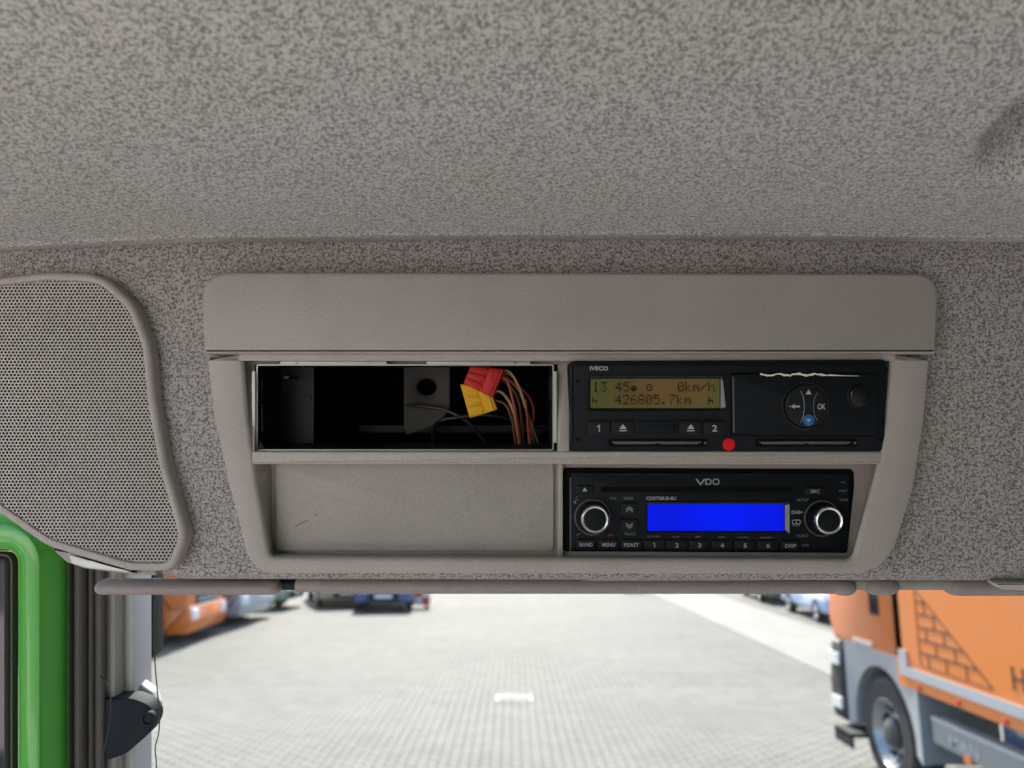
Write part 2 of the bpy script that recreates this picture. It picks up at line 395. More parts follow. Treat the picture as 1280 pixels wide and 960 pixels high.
# ---- unseen cab roof shell, added to keep the high sun off
mb = MB(IDN); mb.box(-1.4, 0.262, -0.10, 1.15, 0.30, 0.26); mb.box(HX, 0.262, 0.26, 1.15, 0.30, 1.24); mb.box(-1.15, 0.10, -0.112, 1.15, 0.30, -0.10)
obj('roof', mb, 'green', kind='structure')
mb = MB(IDN); mb.box(0.85, -0.9, -0.10, 0.89, 0.262, 1.6)
obj('light_block_wall', mb, 'cab_fill', kind='structure')  # unseen, added to block light from the right
mb = MB(IDN); mb.box(-0.8, -1.45, -0.05, 0.89, -1.4, 1.2)
obj('bounce_floor', mb, 'cab_fill', kind='structure')  # unseen, added to cut ground bounce and throw some light up
mb = MB(IDN); mb.box(-1.4, -0.9, 1.2, 0.85, 0.262, 1.24)
obj('bounce_wall', mb, 'bounce_pale', kind='structure')  # unseen, added as a pale sunlit bounce surface behind the camera

# ---- overhead console
con = thing('overhead_console', 'large beige-grey plastic overhead console holding the radio and tachograph', 'console', q(705, 718, -0.02))
F0 = plane(0.0)
# lid
lid = MB(F0)
lo = rpoly([(257.5, 443), (1166, 443), (1171, 343), (253, 341)], [3, 3, 32, 38], 10)
lid.poly(lo, -0.02, 0.0045, 5)
obj('lid', lid, 'lid', con)
# frame body
outer = rpoly([(258, 446), (266, 520), (284, 600), (314, 717.5), (1110, 718), (1143, 610), (1156, 530), (1163, 446)], [1.5, 120, 160, 40, 62, 160, 120, 1.5], 9)
inner = rpoly([(303, 447), (309, 520), (320, 600), (337, 697), (1066, 700), (1097, 588), (1108, 530), (1114, 447)], [1.0, 60, 60, 9, 12, 40, 60, 1.0], 9)
inback = rpoly([(306, 449), (312, 520), (341, 582), (342, 691), (1064, 696), (1088, 592), (1104, 530), (1112, 449)], [1.0, 30, 30, 7, 8, 30, 60, 1.0], 9)
fr_ = MB(F0)
L = [[(x, y, -0.02) for x, y in outer], [(x, y, -0.0025) for x, y in outer], [(x, y, -0.0008) for x, y in inset(outer, 1.4)], [(x, y, 0) for x, y in inset(outer, 5)]]
L += [[(x, y, 0) for x, y in inset(inner, -5)], [(x, y, -0.0007) for x, y in inset(inner, -2)], [(x, y, -0.0025) for x, y in inner], [(640 + (x - 640) * 1.042, 480 + (y - 480) * 1.042, -0.0205) for x, y in inback]]
fr_.loops(L, cap1=False)
obj('frame', fr_, 'fascia', con)
# upper plate strips around the two device bays, leaning back towards the top
TU = tilt(446, -0.013, 566, -0.0015)
up = MB(TU)
up.rbox(296, 444, 1118, 455.5, 0.5, -0.012, 0, 0.7)
up.rbox(296, 455, 318, 566, 0.5, -0.012, -0.0002, 0.7)
up.rbox(697, 455, 712, 566, 1, -0.012, -0.0002, 1.2)
obj('bay_surround', up, 'fascia', con)
bar = MB(F0); bar.rbox(314, 564.5, 1106, 580.5, 2, -0.045, -0.0006, 2.2)
obj('crossbar', bar, 'fascia', con)
# lower pocket back and blank cover
PB = plane(-0.019)
pk = MB(PB); pk.rbox(322, 565, 1098, 702, 2, -0.003, 0, 0.2)
obj('pocket_back', pk, 'lid', con)
bl = MB(PB); bl.rbox(346, 578, 692, 687.5, 6, 0.0, 0.003, 1.6)
obj('blank_cover', bl, 'lid', con)
scr = MB(PB)
stroke(scr, [(371, 657), (378, 652.5), (387, 649)], 0.8, 0.0032); scr.cyl(396, 643, 0.9, 0.003, 0.0032, 0.1, 8)
obj('scratch', scr, 'bracket', con)
div = MB(PB); div.rbox(697, 576, 703, 700, 1, 0, 0.005, 1)
obj('divider', div, 'fascia', con)
# bay tunnel behind the plates, near-black to stand for its darkness
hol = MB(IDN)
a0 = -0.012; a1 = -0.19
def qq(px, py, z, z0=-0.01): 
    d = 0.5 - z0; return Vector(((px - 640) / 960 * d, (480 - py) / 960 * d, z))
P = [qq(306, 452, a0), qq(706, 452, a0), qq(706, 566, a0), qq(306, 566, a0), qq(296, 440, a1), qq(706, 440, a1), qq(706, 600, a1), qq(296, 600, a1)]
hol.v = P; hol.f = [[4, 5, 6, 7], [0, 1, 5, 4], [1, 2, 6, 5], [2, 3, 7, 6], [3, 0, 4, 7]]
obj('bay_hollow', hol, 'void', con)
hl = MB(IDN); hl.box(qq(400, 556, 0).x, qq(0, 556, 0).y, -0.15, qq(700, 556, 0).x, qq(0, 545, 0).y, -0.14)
obj('ledge', hl, 'sleeve_shade', con)
brk = MB(plane(-0.10))
bo = rpoly([(505, 545), (550, 528), (562, 510), (562, 430), (505, 430)], [3, 6, 8, 3, 3], 5)
hole = circ(533, 484, 12, 25); hole = [(533 + (x - 533) * 1.05, 484 + (y - 484) * 0.85) for x, y in hole]
import bisect
def ang(p, c=(533, 484)): return math.atan2(-(p[1] - c[1]), p[0] - c[0]) % (2 * math.pi)
def ray_on(poly, a, c=(533, 484)):
    d = Vector((math.cos(a), -math.sin(a))); best = None
    for i in range(len(poly)):
        p1 = Vector(poly[i]) - Vector(c); p2 = Vector(poly[(i + 1) % len(poly)]) - Vector(c); e = p2 - p1
        den = d.x * e.y - d.y * e.x
        if abs(den) < 1e-9: continue
        tt = (p1.x * e.y - p1.y * e.x) / den; u = (p1.x * d.y - p1.y * d.x) / den
        if tt > 0 and -1e-6 <= u <= 1 + 1e-6 and (best is None or tt < best): best = tt
    return (c[0] + d.x * best, c[1] + d.y * best)
AA = [i * 2 * math.pi / 48 for i in range(48)]
OO = [ray_on(bo, a) for a in AA]; HH = [(533 + 12.5 * math.cos(a), 484 - 10.5 * math.sin(a)) for a in AA]
HH2 = [(533 + 15 * math.cos(a), 484 - 13 * math.sin(a)) for a in AA]
brk.loops([[(x, y, -0.002) for x, y in OO], [(x, y, 0) for x, y in OO], [(x, y, 0) for x, y in HH2], [(x, y, -0.001) for x, y in HH], [(x, y, -0.006) for x, y in HH]], cap1=False)
obj('bracket', brk, 'bracket', con)

# ---- metal mounting sleeve in the empty bay
FS = plane(-0.0085)
slv = thing('mounting_sleeve', 'empty galvanised metal mounting sleeve in the upper left bay', 'metal sleeve', q(506, 562, -0.0085))
sm = MB(FS); so_ = rrect(321.5, 455.5, 692, 563, 3); si_ = rrect(323, 457, 690.5, 561.5, 2)
sm.loops([[(x, y, -0.05) for x, y in so_], [(x, y, 0.0016) for x, y in so_], [(x, y, 0.0016) for x, y in si_], [(x, y, 0.001) for x, y in si_]], cap1=False)
obj('rim', sm, 'sleeve', slv)
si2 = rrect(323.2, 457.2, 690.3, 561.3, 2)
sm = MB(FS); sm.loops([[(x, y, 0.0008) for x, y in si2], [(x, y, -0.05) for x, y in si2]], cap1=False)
obj('inner_wall', sm, 'sleeve_shade', slv)
for (a, b, c, d) in ((352, 451.2, 485, 455.4), (534, 451.2, 663, 455.4), (331, 563.1, 484, 566.6), (533, 563.1, 686, 566.6), (316.8, 464, 321.4, 553), (692.1, 464, 696.2, 553)):
    g = MB(FS); g.rbox(a, b, c, d, 1.4, -0.001, 0.0036, 0.7); obj('tab', g, 'sleeve', slv)
for (x, y, w_, h_) in ((371, 453.5, 4, 1), (642, 453.6, 4, 1), (616, 565, 3, 1), (638, 565, 3, 1)): sl2 = MB(FS); sl2.rbox(x, y, x + w_, y + h_, 0.3, 0.0034, 0.0038, 0); obj('slot', sl2, 'void', slv)
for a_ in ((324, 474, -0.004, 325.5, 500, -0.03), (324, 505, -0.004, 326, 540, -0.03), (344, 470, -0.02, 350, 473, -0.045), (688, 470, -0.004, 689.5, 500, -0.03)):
    clip = MB(FS); clip.box(*a_); obj('spring_clip', clip, 'sleeve_shade', slv)
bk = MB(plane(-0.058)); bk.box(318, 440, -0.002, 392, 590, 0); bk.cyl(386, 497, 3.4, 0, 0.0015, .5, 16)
obj('side_plate', bk, 'sleeve_shade', slv)

# ---- connectors and wires
def bil(A, B, C, D, z0):                                # 0..40 square onto four picture points
    pa = [q(*p, z0) for p in (A, B, C, D)]
    def f(u, v, h):
        u /= 40; v /= 40
        p = pa[0] * (1 - u) * (1 - v) + pa[1] * u * (1 - v) + pa[2] * u * v + pa[3] * (1 - u) * v
        return p + Vector((0, 0, h))
    return f
def plug(name, label, cat, corners, z0, mat, wires):
    f = bil(*corners, z0); th = thing(name, label, cat, f(20, 20, -0.008))
    b_ = MB(f); b_.rbox(0, 0, 40, 40, 2, -0.012, -0.0012, 0.8); obj('housing', b_, mat, th)
    for k in range(3):
        c_ = MB(f); c_.rbox(0.6, 1 + k * 13.2, 20, 12.6 + k * 13.2, 1.4, -0.003, 0.0, 0.9); obj('cavity_block', c_, mat, th)
    c_ = MB(f); c_.rbox(22.5, 1, 39.4, 39, 1.6, -0.003, 0.0005, 1.2); c_.rbox(33.5, 2, 35.5, 38, 0.5, 0, 0.0016, 0.6); obj('latch_cover', c_, mat, th)
    for k in range(3):
        c_ = MB(f); c_.rbox(19.6, 4 + k * 13, 23, 9 + k * 13, 0.8, -0.002, 0.0012, 0.6); obj('latch', c_, mat, th)
    for mt, pts, r in wires:
        w_ = MB(); w_.tube([q(*p) for p in pts], r); obj('wire', w_, mt, th)
    return th
zr = -0.030
plug('red_connector', 'red plastic wire connector hanging in the empty bay', 'connector',
     ((588, 457), (631, 461), (616, 498), (579, 479)), zr, 'red_plug',
     [('wire_red', [(624, 472, zr - .006), (634, 476, zr - .004), (641, 500, zr - .006), (647, 530, zr - .012), (651, 560, zr - .02)], .0010),
      ('wire_brown', [(628, 466, zr - .006), (640, 470, zr - .008), (652, 490, zr - .01), (660, 520, zr - .015), (663, 560, zr - .02)], .0010),
      ('wire_tan', [(627, 462, zr - .008), (638, 466, zr - .006), (650, 486, zr - .006), (657, 510, zr - .012), (666, 535, zr - .02), (675, 560, zr - .03)], .0008),
      ('wire_red', [(628, 468, zr - .010), (645, 482, zr - .012), (656, 500, zr - .010), (659, 520, zr - .014), (662, 560, zr - .02)], .0009),
      ('wire_red', [(628, 470, zr - .010), (650, 484, zr - .012), (663, 500, zr - .016), (667, 520, zr - .02), (662, 560, zr - .03)], .0008),
      ('wire_brown', [(626, 474, zr - .012), (642, 488, zr - .016), (650, 510, zr - .018), (655, 560, zr - .026)], .0009),
      ('wire_tan', [(630, 470, zr - .012), (648, 488, zr - .018), (660, 520, zr - .02), (669, 560, zr - .03)], .0007)])
zy = -0.037
plug('yellow_connector', 'yellow plastic wire connector under the red one in the empty bay', 'connector',
     ((575, 480), (612, 484), (622, 512), (587, 523)), zy, 'yellow_plug',
     [('wire_tan', [(616, 492, zy), (624, 489, zy + .002), (634, 498, zy), (642, 515, zy - .002), (646, 535, zy - .01), (650, 560, zy - .016)], .0010),
      ('wire_brown', [(618, 500, zy - .006), (632, 506, zy - .006), (640, 525, zy - .008), (645, 560, zy - .016)], .0009)])
cb = MB(); cb.tube([q(506, 506, -.088), q(530, 508, -.09), q(560, 514, -.088), q(590, 532, -.08), q(612, 562, -.06)], .0013); cb.tube([q(540, 560, -.06), q(545, 530, -.08), q(570, 522, -.08), q(620, 520, -.08), q(690, 540, -.09)], .0013)
obj('black_cable', cb, 'wire_black', label='thin black cables sagging at the back of the empty bay', cat='cable', origin=q(560, 560, -.06))

# ---- tachograph
FT = tilt(450, 0.0065, 568, -0.0005)
tc = thing('tachograph', 'black digital tachograph with olive display and round menu pad', 'tachograph', q(912, 568, 0))
g = MB(FT); g.poly(rpoly([(714, 568), (1107, 568.5), (1112, 449), (711, 451)], [7, 6, 9, 9], 6), -0.03, -0.0018, 2.2); obj('casing', g, 'black', tc)
g = MB(FT); g.poly(rpoly([(719, 564), (1103, 564), (1106, 455), (716.5, 455)], [6, 5, 6, 6], 6), -0.004, 0.0, 1.4); fp = obj('faceplate', g, 'black', tc)
g = MB(FT); g.rbox(713.2, 455, 715.4, 558, 1, -.004, -0.0008, .7); obj('side_grip', g, 'black3', tc)
# display
g = MB(FT); oo = rrect(734, 469, 904, 515, 4); ii = rrect(738, 474, 899, 510, 2)
g.loops([[(x, y, -.001) for x, y in oo], [(x, y, 0.0012) for x, y in inset(oo, .5)], [(x, y, 0.0012) for x, y in inset(oo, 2)], [(x, y, 0.0003) for x, y in ii]], cap1=False)
obj('display_bezel', g, 'black3', tc)
g = MB(FT); g.add([(738, 510, .0003), (899, 510, .0003), (899, 474, .0003), (738, 474, .0003)], [[0, 1, 2, 3]]); dsp = obj('display', g, 'olive', tc)
FONT = {'0': "01110100011001110101110011000101110", '1': "00100011000010000100001000010001110", '2': "01110100010000100010001000100011111", '3': "11111000100010000010000011000101110",
        '4': "00010001100101010010111110001000010", '5': "11111100001111000001000011000101110", '6': "00110010001000011110100011000101110", '7': "11111000010001000100010000100001000",
        '8': "01110100011000101110100011000101110", 'k': "10000100001001010100110001010010010", 'm': "00000000001101010101101011000110001", '/': "00000000010001000100010001000000000",
        'h': "10000100001011011001100011000110001", '.': "00000000000000000000000000110001100", 'o': "00000011101000110101100010111000000", '*': "00000000000111011111111110111000000",
        'b': "00000100001000011110100101001000000", ' ': "0" * 35}
def dots(mb, s, x, y, px=1.55, py=1.75, adv=9.55, h=.0006):
    for ch in s:
        for i, c in enumerate(FONT[ch]):
            if c == '1':
                cx = x + (i % 5) * px; cyy = y + (i // 5) * py
                mb.add([(cx, cyy + py * .9, h), (cx + px * .9, cyy + py * .9, h), (cx + px * .9, cyy, h), (cx, cyy, h)], [[0, 1, 2, 3]])
        x += adv
g = MB(FT)
dots(g, '13', 741, 477.5); dots(g, '45', 769.5, 477.5); dots(g, '*', 788, 479); dots(g, 'o', 808, 478.5); dots(g, '0km/h', 847, 477.5)
dots(g, 'b', 740, 494.5); dots(g, '426805', 769, 493.5); dots(g, '.', 826, 493.5); dots(g, '7km', 836.5, 493.5); dots(g, 'b', 885, 494.5)
obj('digits', g, 'lcd_ink', dsp)
g = MB(FT); g.poly([(900.5, 510), (906.5, 509), (903, 476), (900.5, 473.5)], 0.0004, .0016, .4); obj('display_reflection', g, 'visor', tc)  # paler strip stands for the slanted reflection beside the display
# seams and buttons
for (x0, x1, s) in ((734.5, 762, '1'), (764.5, 792, 'e'), (849, 876.5, 'e'), (879, 906, '2')):
    g = MB(FT); g.rbox(x0, 526, x1, 542.5, 3.2, -.001, .0016, 1.1); b_ = obj('button', g, 'black2', tc)
    g = MB(FT); c_ = (x0 + x1) / 2
    if s == '1': stroke(g, [(c_ - 2.0, 533.4), (c_ + .5, 531.4), (c_ + .5, 539.4)], 1.4, .0018)
    elif s == 'e': tri(g, [(c_ - 4.6, 536), (c_ + 4.6, 536), (c_, 530)], .0018); tri(g, [(c_ - 4.6, 538.8), (c_ + 4.6, 538.8), (c_ + 4.6, 537.4), (c_ - 4.6, 537.4)], .0018)
    else: text(g, s, c_ - (1.8 if s == '1' else 3), 531, c_ + (1.8 if s == '1' else 3), 539.3, .0018, .02)
    obj('symbol', g, 'white_print', b_)
g = MB(FT); g.rbox(796, 525.5, 843, 543, 2, -.001, .0007, .8); g.rbox(843.8, 526, 845.6, 542, .6, 0, .0012, .5); obj('blank_key', g, 'black', tc)
def slot(x0, x1, y):
    g = MB(FT); g.rbox(x0 - 3, y - 5, x1 + 4, y + 5, 3, -.001, .0002, .3); obj('slot_recess', g, 'void', tc)
    g = MB(FT); mid = (x0 + x1) / 2
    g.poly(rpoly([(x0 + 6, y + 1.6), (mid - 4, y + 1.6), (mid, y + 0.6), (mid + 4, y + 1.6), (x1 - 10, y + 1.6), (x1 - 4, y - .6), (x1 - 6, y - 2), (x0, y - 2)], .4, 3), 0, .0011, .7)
    g.cyl(x1 + 0.5, y, 1.8, 0, .001, .7, 12); obj('card_slot_highlight', g, 'bracket_dark', tc)  # lighter lip carries the slot's highlight in its colour
MT['bracket_dark'] = base_mat('trim_and_highlight', (0.085, 0.078, 0.075, 1), 0.45)  # grey for trims, also standing in for highlights on black parts
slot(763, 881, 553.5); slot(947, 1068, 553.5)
g = MB(FT); text(g, 'IVECO', 737.5, 457.8, 760, 463, .0002, .026); obj('lettering', g, 'white_print', tc)
for x, y in ((722, 476), (722.5, 549), (1102.5, 475), (1101.5, 549)):
    g = MB(FT); g.cyl(x, y, 2.6, 0, .00015, .1, 14); obj('screw_hole', g, 'void', tc)
g = MB(FT); g.cyl(911, 555.5, 7.8, 0, .0006, .5, 28); obj('sticker', g, 'red_dot', tc, label='round bright red sticker')
# printer drawer
g = MB(FT); g.rbox(913, 465.5, 1098, 545.5, 4, -.001, .0002, .2); obj('drawer_gap', g, 'void', tc)
g = MB(FT); g.rbox(915, 468, 1096, 543.5, 3.5, 0, .0017, 1.5); dr = obj('drawer', g, 'black', tc)
g = MB(FT); g.poly([(915.3, 540), (917.3, 540), (916.6, 474), (914.8, 470)], 0, .0022, .5); obj('drawer_highlight', g, 'bracket_dark', tc)  # painted highlight along the drawer's left edge
# torn paper
g = MB(FT); jag = []; x = 949; top = []; bot = []
random.seed(3)
while x < 1036:
    mid_ = 468.6 + 1.1 * math.sin(x * .27) + .5 * math.sin(x * .9); top.append((x, mid_ - random.uniform(.4, 2.0))); bot.append((x, mid_ + random.uniform(.4, 1.2))); x += random.uniform(1.5, 4)
top.append((1036, 468.2)); bot.append((1036, 470)); top.append((1052, 469.3)); bot.append((1052, 470.1)); top.append((1072, 469.7)); bot.append((1072, 470.2))
n = len(top); g.add([(x, y, .0023) for x, y in top + bot], [[n + i, n + i + 1, i + 1, i] for i in range(n - 1)])
g.add([(x, y, .0019) for x, y in top + bot], [[n + i, i, i + 1, n + i + 1] for i in range(n - 1)])
obj('torn_seal', g, 'paper', tc, label='torn white strip of paper caught in the drawer seam')
# menu pad
g = MB(FT); g.ring(1006, 507, 27, 30.5, .001, .0021, 48, .8); obj('pad_ring', g, 'black3', tc)
g = MB(FT); g.cyl(1006, 507, 26.6, .001, .0036, 2.2, 48); pad = obj('menu_pad', g, 'black2', tc)
g = MB(FT)
stroke(g, [(995 + 7.5 * math.cos(R(a)) , 508 - 21 * math.sin(R(a))) for a in range(-66, 67, 11)], .7, .0038)
stroke(g, [(1021.5 - 7.5 * math.cos(R(a)), 508 - 18 * math.sin(R(a))) for a in range(-70, 71, 14)], .35, .0038)
obj('groove', g, 'grey_print', pad)
g = MB(FT); tri(g, [(1004.2, 492.8), (1011.4, 492.8), (1007.8, 486.8)], .0039); tri(g, [(1004.6, 523.6), (1007.8, 527.4), (1011, 523.6)], .0041)
tri(g, [(986, 507.8), (990.5, 511), (990.5, 504.6)], .0039); tri(g, [(990, 509), (997, 509), (997, 506.7), (990, 506.7)], .0039); g.cyl(984.6, 507.8, .8, .0038, .0039, .05, 8)
text(g, 'OK', 1019, 504.5, 1029, 511.5, .0039, .01); obj('symbol', g, 'white_print', pad)
g = MB(FT); g.cyl(1008.5, 524.8, 7.2, .003, .0039, .6, 24); obj('down_key', g, 'blue_mark', pad)
g = MB(FT); g.cyl(1073, 494.5, 15.5, .0, .0020, .5, 36); g.cyl(1073, 494.5, 14.2, .001, .0042, 3.5, 36); obj('round_key', g, 'black3', tc)

# ---- radio
FR = plane(-0.016)
rd = thing('car_radio', 'black car radio with blue display and two chrome knobs', 'radio', q(886, 690, -0.03))
g = MB(FR); g.poly(rpoly([(704, 690), (1060, 692), (1069, 610), (1069, 587), (703, 585)], [5, 3, 30, 7, 7], 5), -0.04, -0.0012, 1.8); obj('casing', g, 'void', rd)
g = MB(FR); g.poly(rpoly([(713.5, 687.5), (1059, 689), (1061, 592), (713.5, 590)], 3, 5), -.003, .0012, 1.2); obj('faceplate', g, 'black', rd)
g = MB(FR); g.rbox(712.2, 597, 713.8, 688, .5, 0, .0015, .4); obj('edge_trim', g, 'bracket_dark', rd)
g = MB(FR); g.rbox(751, 608, 990, 615, 2.5, .001, .00125, .1); obj('disc_slot', g, 'void', rd)
g = MB(FR); g.rbox(760, 591.5, 1000, 593, .5, .001, .0018, .3); obj('ridge', g, 'black3', rd)
g = MB(FR)
# wide maker lettering built from strokes
h_ = .0014
stroke(g, [(870, 598.8), (875, 605.2), (880, 598.8)], 1.7, h_)
stroke(g, [(881.7, 598.9), (881.7, 604.9), (886.4, 604.9), (888.2, 603.4), (888.2, 600.4), (886.4, 598.9)], 1.5, h_, True); stroke(g, rrect(890.7, 598.8, 898, 604.9, 2.8), 1.5, h_, True)
obj('lettering', g, 'grey_print', rd)
g = MB(FR)
for s, cx, cyy, w_, hh in (('VOL', 766, 622.5, 9, 3), ('SEEK', 785.5, 622.5, 12.5, 3.2), ('TRACK', 787, 667, 14.5, 3.2), ('SETUP', 1002.5, 624.5, 14.5, 3.2), ('MIC', 1053, 602.5, 5.5, 2.2), ('RESET', 1053, 613.2, 10.5, 2.4), ('TUNE', 1053.5, 624.5, 11, 3.2), ('AUDIO', 1002, 669.2, 14.5, 3.2), ('USB', 1005.5, 681, 9, 3.2),
                          ('NO-STOP', 816.5, 670.2, 15, 2.1), ('SCN', 844.5, 670.4, 8, 2.1), ('RPT', 872.5, 670.6, 7, 2.1), ('RDM', 901, 671, 8, 2.1), ('FOLDER-', 928.5, 671.2, 15, 2.1), ('FOLDER+', 957.5, 671.4, 15.5, 2.1), ('mp3', 994.2, 656.8, 9, 2.4)):
    g = MB(FR); text(g, s, cx - w_ / 2, cyy - hh / 2, cx + w_ / 2, cyy + hh / 2, h_); obj('lettering', g, 'dim_print', rd)
g = MB(FR); stroke(g, circ(721.5, 622.8, 2.1, 12)[3:] , .6, h_); stroke(g, [(721.5, 619.6), (721.5, 622)], .6, h_)
obj('power_mark', g, 'dim_print', rd)
g = MB(FR); tri(g, [(716.4, 628.2), (718, 628.2), (719.8, 630), (719.8, 624.6), (718, 626.4), (716.4, 626.4)][::-1], h_)
obj('mute_mark', g, 'dim_print', rd)
g = MB(FR); text(g, 'CDD728UB-BU', 807.3, 620.4, 844.6, 624.6, h_, .02); obj('lettering', g, 'grey_print', rd)
g = MB(FR); text(g, 'DAB+', 988.6, 637.8, 1003, 642, h_, .02)
obj('lettering', g, 'grey_print', rd)
g = MB(FR); stroke(g, rrect(989.6, 649.6, 999.4, 654.6, 2), 1.2, h_, True); stroke(g, [(994.5, 650), (994.5, 654)], 1, h_); obj('disc_mark', g, 'grey_print', rd)
g = MB(FR); stroke(g, [(760, 669.4), (762, 667.8), (764.4, 667.8), (766.4, 669.4)], 1.1, h_); obj('hang_up_mark', g, 'red_print', rd)
g = MB(FR); stroke(g, [(721, 669.6), (722, 667.2), (725.4, 666.4)], .8, h_); obj('call_mark', g, 'green_print', rd)
# display
g = MB(FR); oo = rrect(805.5, 626.5, 986, 666.5, 2); ii = rrect(809, 630, 979.5, 663, .6)
g.loops([[(x, y, .0005) for x, y in oo], [(x, y, 0.0020) for x, y in inset(oo, .4)], [(x, y, 0.0020) for x, y in inset(oo, 1.4)], [(x, y, 0.0013) for x, y in ii]], cap1=False); obj('display_bezel', g, 'black3', rd)
g = MB(FR); g.add([(809, 663, .0014), (979.5, 663, .0014), (979.5, 630, .0014), (809, 630, .0014)], [[0, 1, 2, 3]]); obj('display', g, 'blue', rd)
g = MB(FR); g.poly([(980.3, 662), (985.5, 666), (985.5, 629), (980.3, 631)], .001, .0024, .3); obj('display_lit_bevel', g, 'visor', rd)  # paler colour makes the right bevel look lit
def key(x0, y0, x1, y1, label=None, draw=None, mat='grey_print', tb=.01):
    g = MB(FR); g.rbox(x0 - .7, y0 - .7, x1 + .7, y1 + .7, 1, .001, .0013, .1); g_ = g
    k_ = MB(FR); k_.rbox(x0, y0, x1, y1, 1.2, .001, .0026, .8); b_ = obj('button', k_, 'black2', rd)
    g = MB(FR)
    if label == '1': stroke(g, [((x0 + x1) / 2 - 1.4, (y0 + y1) / 2 - 1.6), ((x0 + x1) / 2 + .4, (y0 + y1) / 2 - 2.7), ((x0 + x1) / 2 + .4, (y0 + y1) / 2 + 2.8)], 1.0, .0028)
    elif label:
        w_, hh = draw; cx = (x0 + x1) / 2; cyy = (y0 + y1) / 2; text(g, label, cx - w_ / 2, cyy - hh / 2, cx + w_ / 2, cyy + hh / 2, .0028, tb)
    else: draw(g)
    obj('symbol', g, mat, b_)
key(720.5, 606, 740.5, 615.5, None, lambda g: tri(g, [(727.3, 613.4), (733.7, 613.4), (730.5, 608.6)], .0028))
key(1005.5, 609, 1028.5, 618, 'SRC', (11.5, 4.2))
def chev(cy_, s): 
    def f(g):
        for k in (0, 3.2): stroke(g, [(782, cy_ + s * (2.2) + k * -s * .9 + s * 1.2), (786, cy_ - s * 1.4 - k * s * .9 + s * 1.2), (790, cy_ + s * 2.2 - k * s * .9 + s * 1.2)], .9, .0028)
    return f
key(775.5, 627.5, 796.5, 643, None, chev(635.4, 1)); key(775.5, 648.5, 796.5, 664, None, chev(656.4, -1))
for x0, x1, s, w_, hh in ((720.5, 743.8, 'BAND', 16, 4.6), (748, 772.3, 'MENU', 16, 4.6), (776, 801, 'PS/AST', 18.5, 4.6), (804.5, 829.5, '1', 2.4, 5.6), (832.8, 857.5, '2', 4.4, 5.6), (861, 885.5, '3', 4.2, 5.6), (888.8, 914, '4', 4.6, 5.6), (917, 943, '5', 4.2, 5.6), (946, 971, '6', 4.4, 5.6), (975, 998, 'DISP', 14, 4.6)):
    y = 673.5 + (x0 - 720) * .006; key(x0, y, x1, y + 12.5, s, (w_, hh), 'grey_print', .02)
def knob(cx, cyy):
    g = MB(FR); g.ring(cx - 1, cyy + 0.5, 21, 22.6, .001, .0022, 48, .5); obj('knob_ring', g, 'bracket_dark', rd)
    g = MB(FR); g.cyl(cx, cyy, 18.2, .001, .0095, 1, 44); kn = obj('knob', g, 'black2', rd)
    prof = [(17.6, .0075), (17.9, .0095), (17.4, .0115), (16.6, .0124), (15.4, .0128), (14.0, .0124), (13.0, .0114), (12.8, .010)]
    g = MB(FR); g.loops([[(x, y, hh) for x, y in circ(cx, cyy, r, 56)] for r, hh in prof], cap1=False); obj('chrome_ring', g, 'chrome', kn)
    g = MB(FR); g.cyl(cx, cyy, 13, .009, .0112, .6, 44); obj('cap', g, 'black', kn)
knob(741.5, 645.5); knob(1027.5, 647)

# ---- speaker cover
FK = plane(-0.003)
spk = thing('speaker_cover', 'beige perforated speaker grille beside the overhead console', 'speaker cover', q(110, 700, 0.004))
so1 = rpoly([(-130, 360), (60, 339), (126, 342), (168, 380), (187, 430), (194, 500), (208, 580), (234, 670), (217, 715), (160, 714), (58, 684), (-5, 640), (-120, 520)], [60, 90, 60, 60, 60, 120, 200, 40, 26, 60, 80, 60, 40], 8)
sin = inset(so1, 13)
g = MB(FK)
L = [[(x, y, -.02) for x, y in so1], [(x, y, -.003) for x, y in so1], [(x, y, -.0012) for x, y in inset(so1, 1.2)], [(x, y, 0) for x, y in inset(so1, 4)], [(x, y, .0002) for x, y in inset(so1, 7)], [(x, y, -.0004) for x, y in inset(so1, 9.6)], [(x, y, -.0026) for x, y in inset(so1, 11)], [(x, y, -.006) for x, y in inset(so1, 11.4)]]
g.loops(L, cap1=False); obj('rim', g, 'fascia', spk)
lim = inset(so1, 9.8)
def inside(p, poly):
    x, y = p; c = False; n = len(poly)
    for i in range(n):
        x1, y1 = poly[i]; x2, y2 = poly[(i + 1) % n]
        if (y1 > y) != (y2 > y) and x < (x2 - x1) * (y - y1) / (y2 - y1) + x1: c = not c
    return c
g = MB(FK); pt = 4.68; Rr = pt / math.sqrt(3); rh = pt * .39; row = 0; y = 335
sheet = lambda x, y: -.0022 + .0012 * (1 - ((x - 60) / 160) ** 2) * (1 - ((y - 530) / 190) ** 2)
while y < 725:
    x = -126 + (pt / 2 if row % 2 else 0)
    while x < 240:
        if inside((x, y), lim):
            h = sheet(x, y); A = [R(30 + 60 * k) for k in range(6)]
            pts = [(x + Rr * math.cos(a), y - Rr * math.sin(a), h) for a in A] + [(x + rh * math.cos(a), y - rh * math.sin(a), h) for a in A] + [(x + rh * math.cos(a), y - rh * math.sin(a), h - .0011) for a in A]
            g.add(pts, [[k, (k + 1) % 6, 6 + (k + 1) % 6, 6 + k] for k in range(6)] + [[6 + k, 6 + (k + 1) % 6, 12 + (k + 1) % 6, 12 + k] for k in range(6)])
        x += pt
    y += pt * math.sqrt(3) / 2; row += 1
obj('perforated_grille', g, 'grille', spk, angle=20)
g = MB(FK); g.poly(inset(so1, 11.8), -.012, -.006, 0); obj('speaker_cloth', g, 'void', spk)

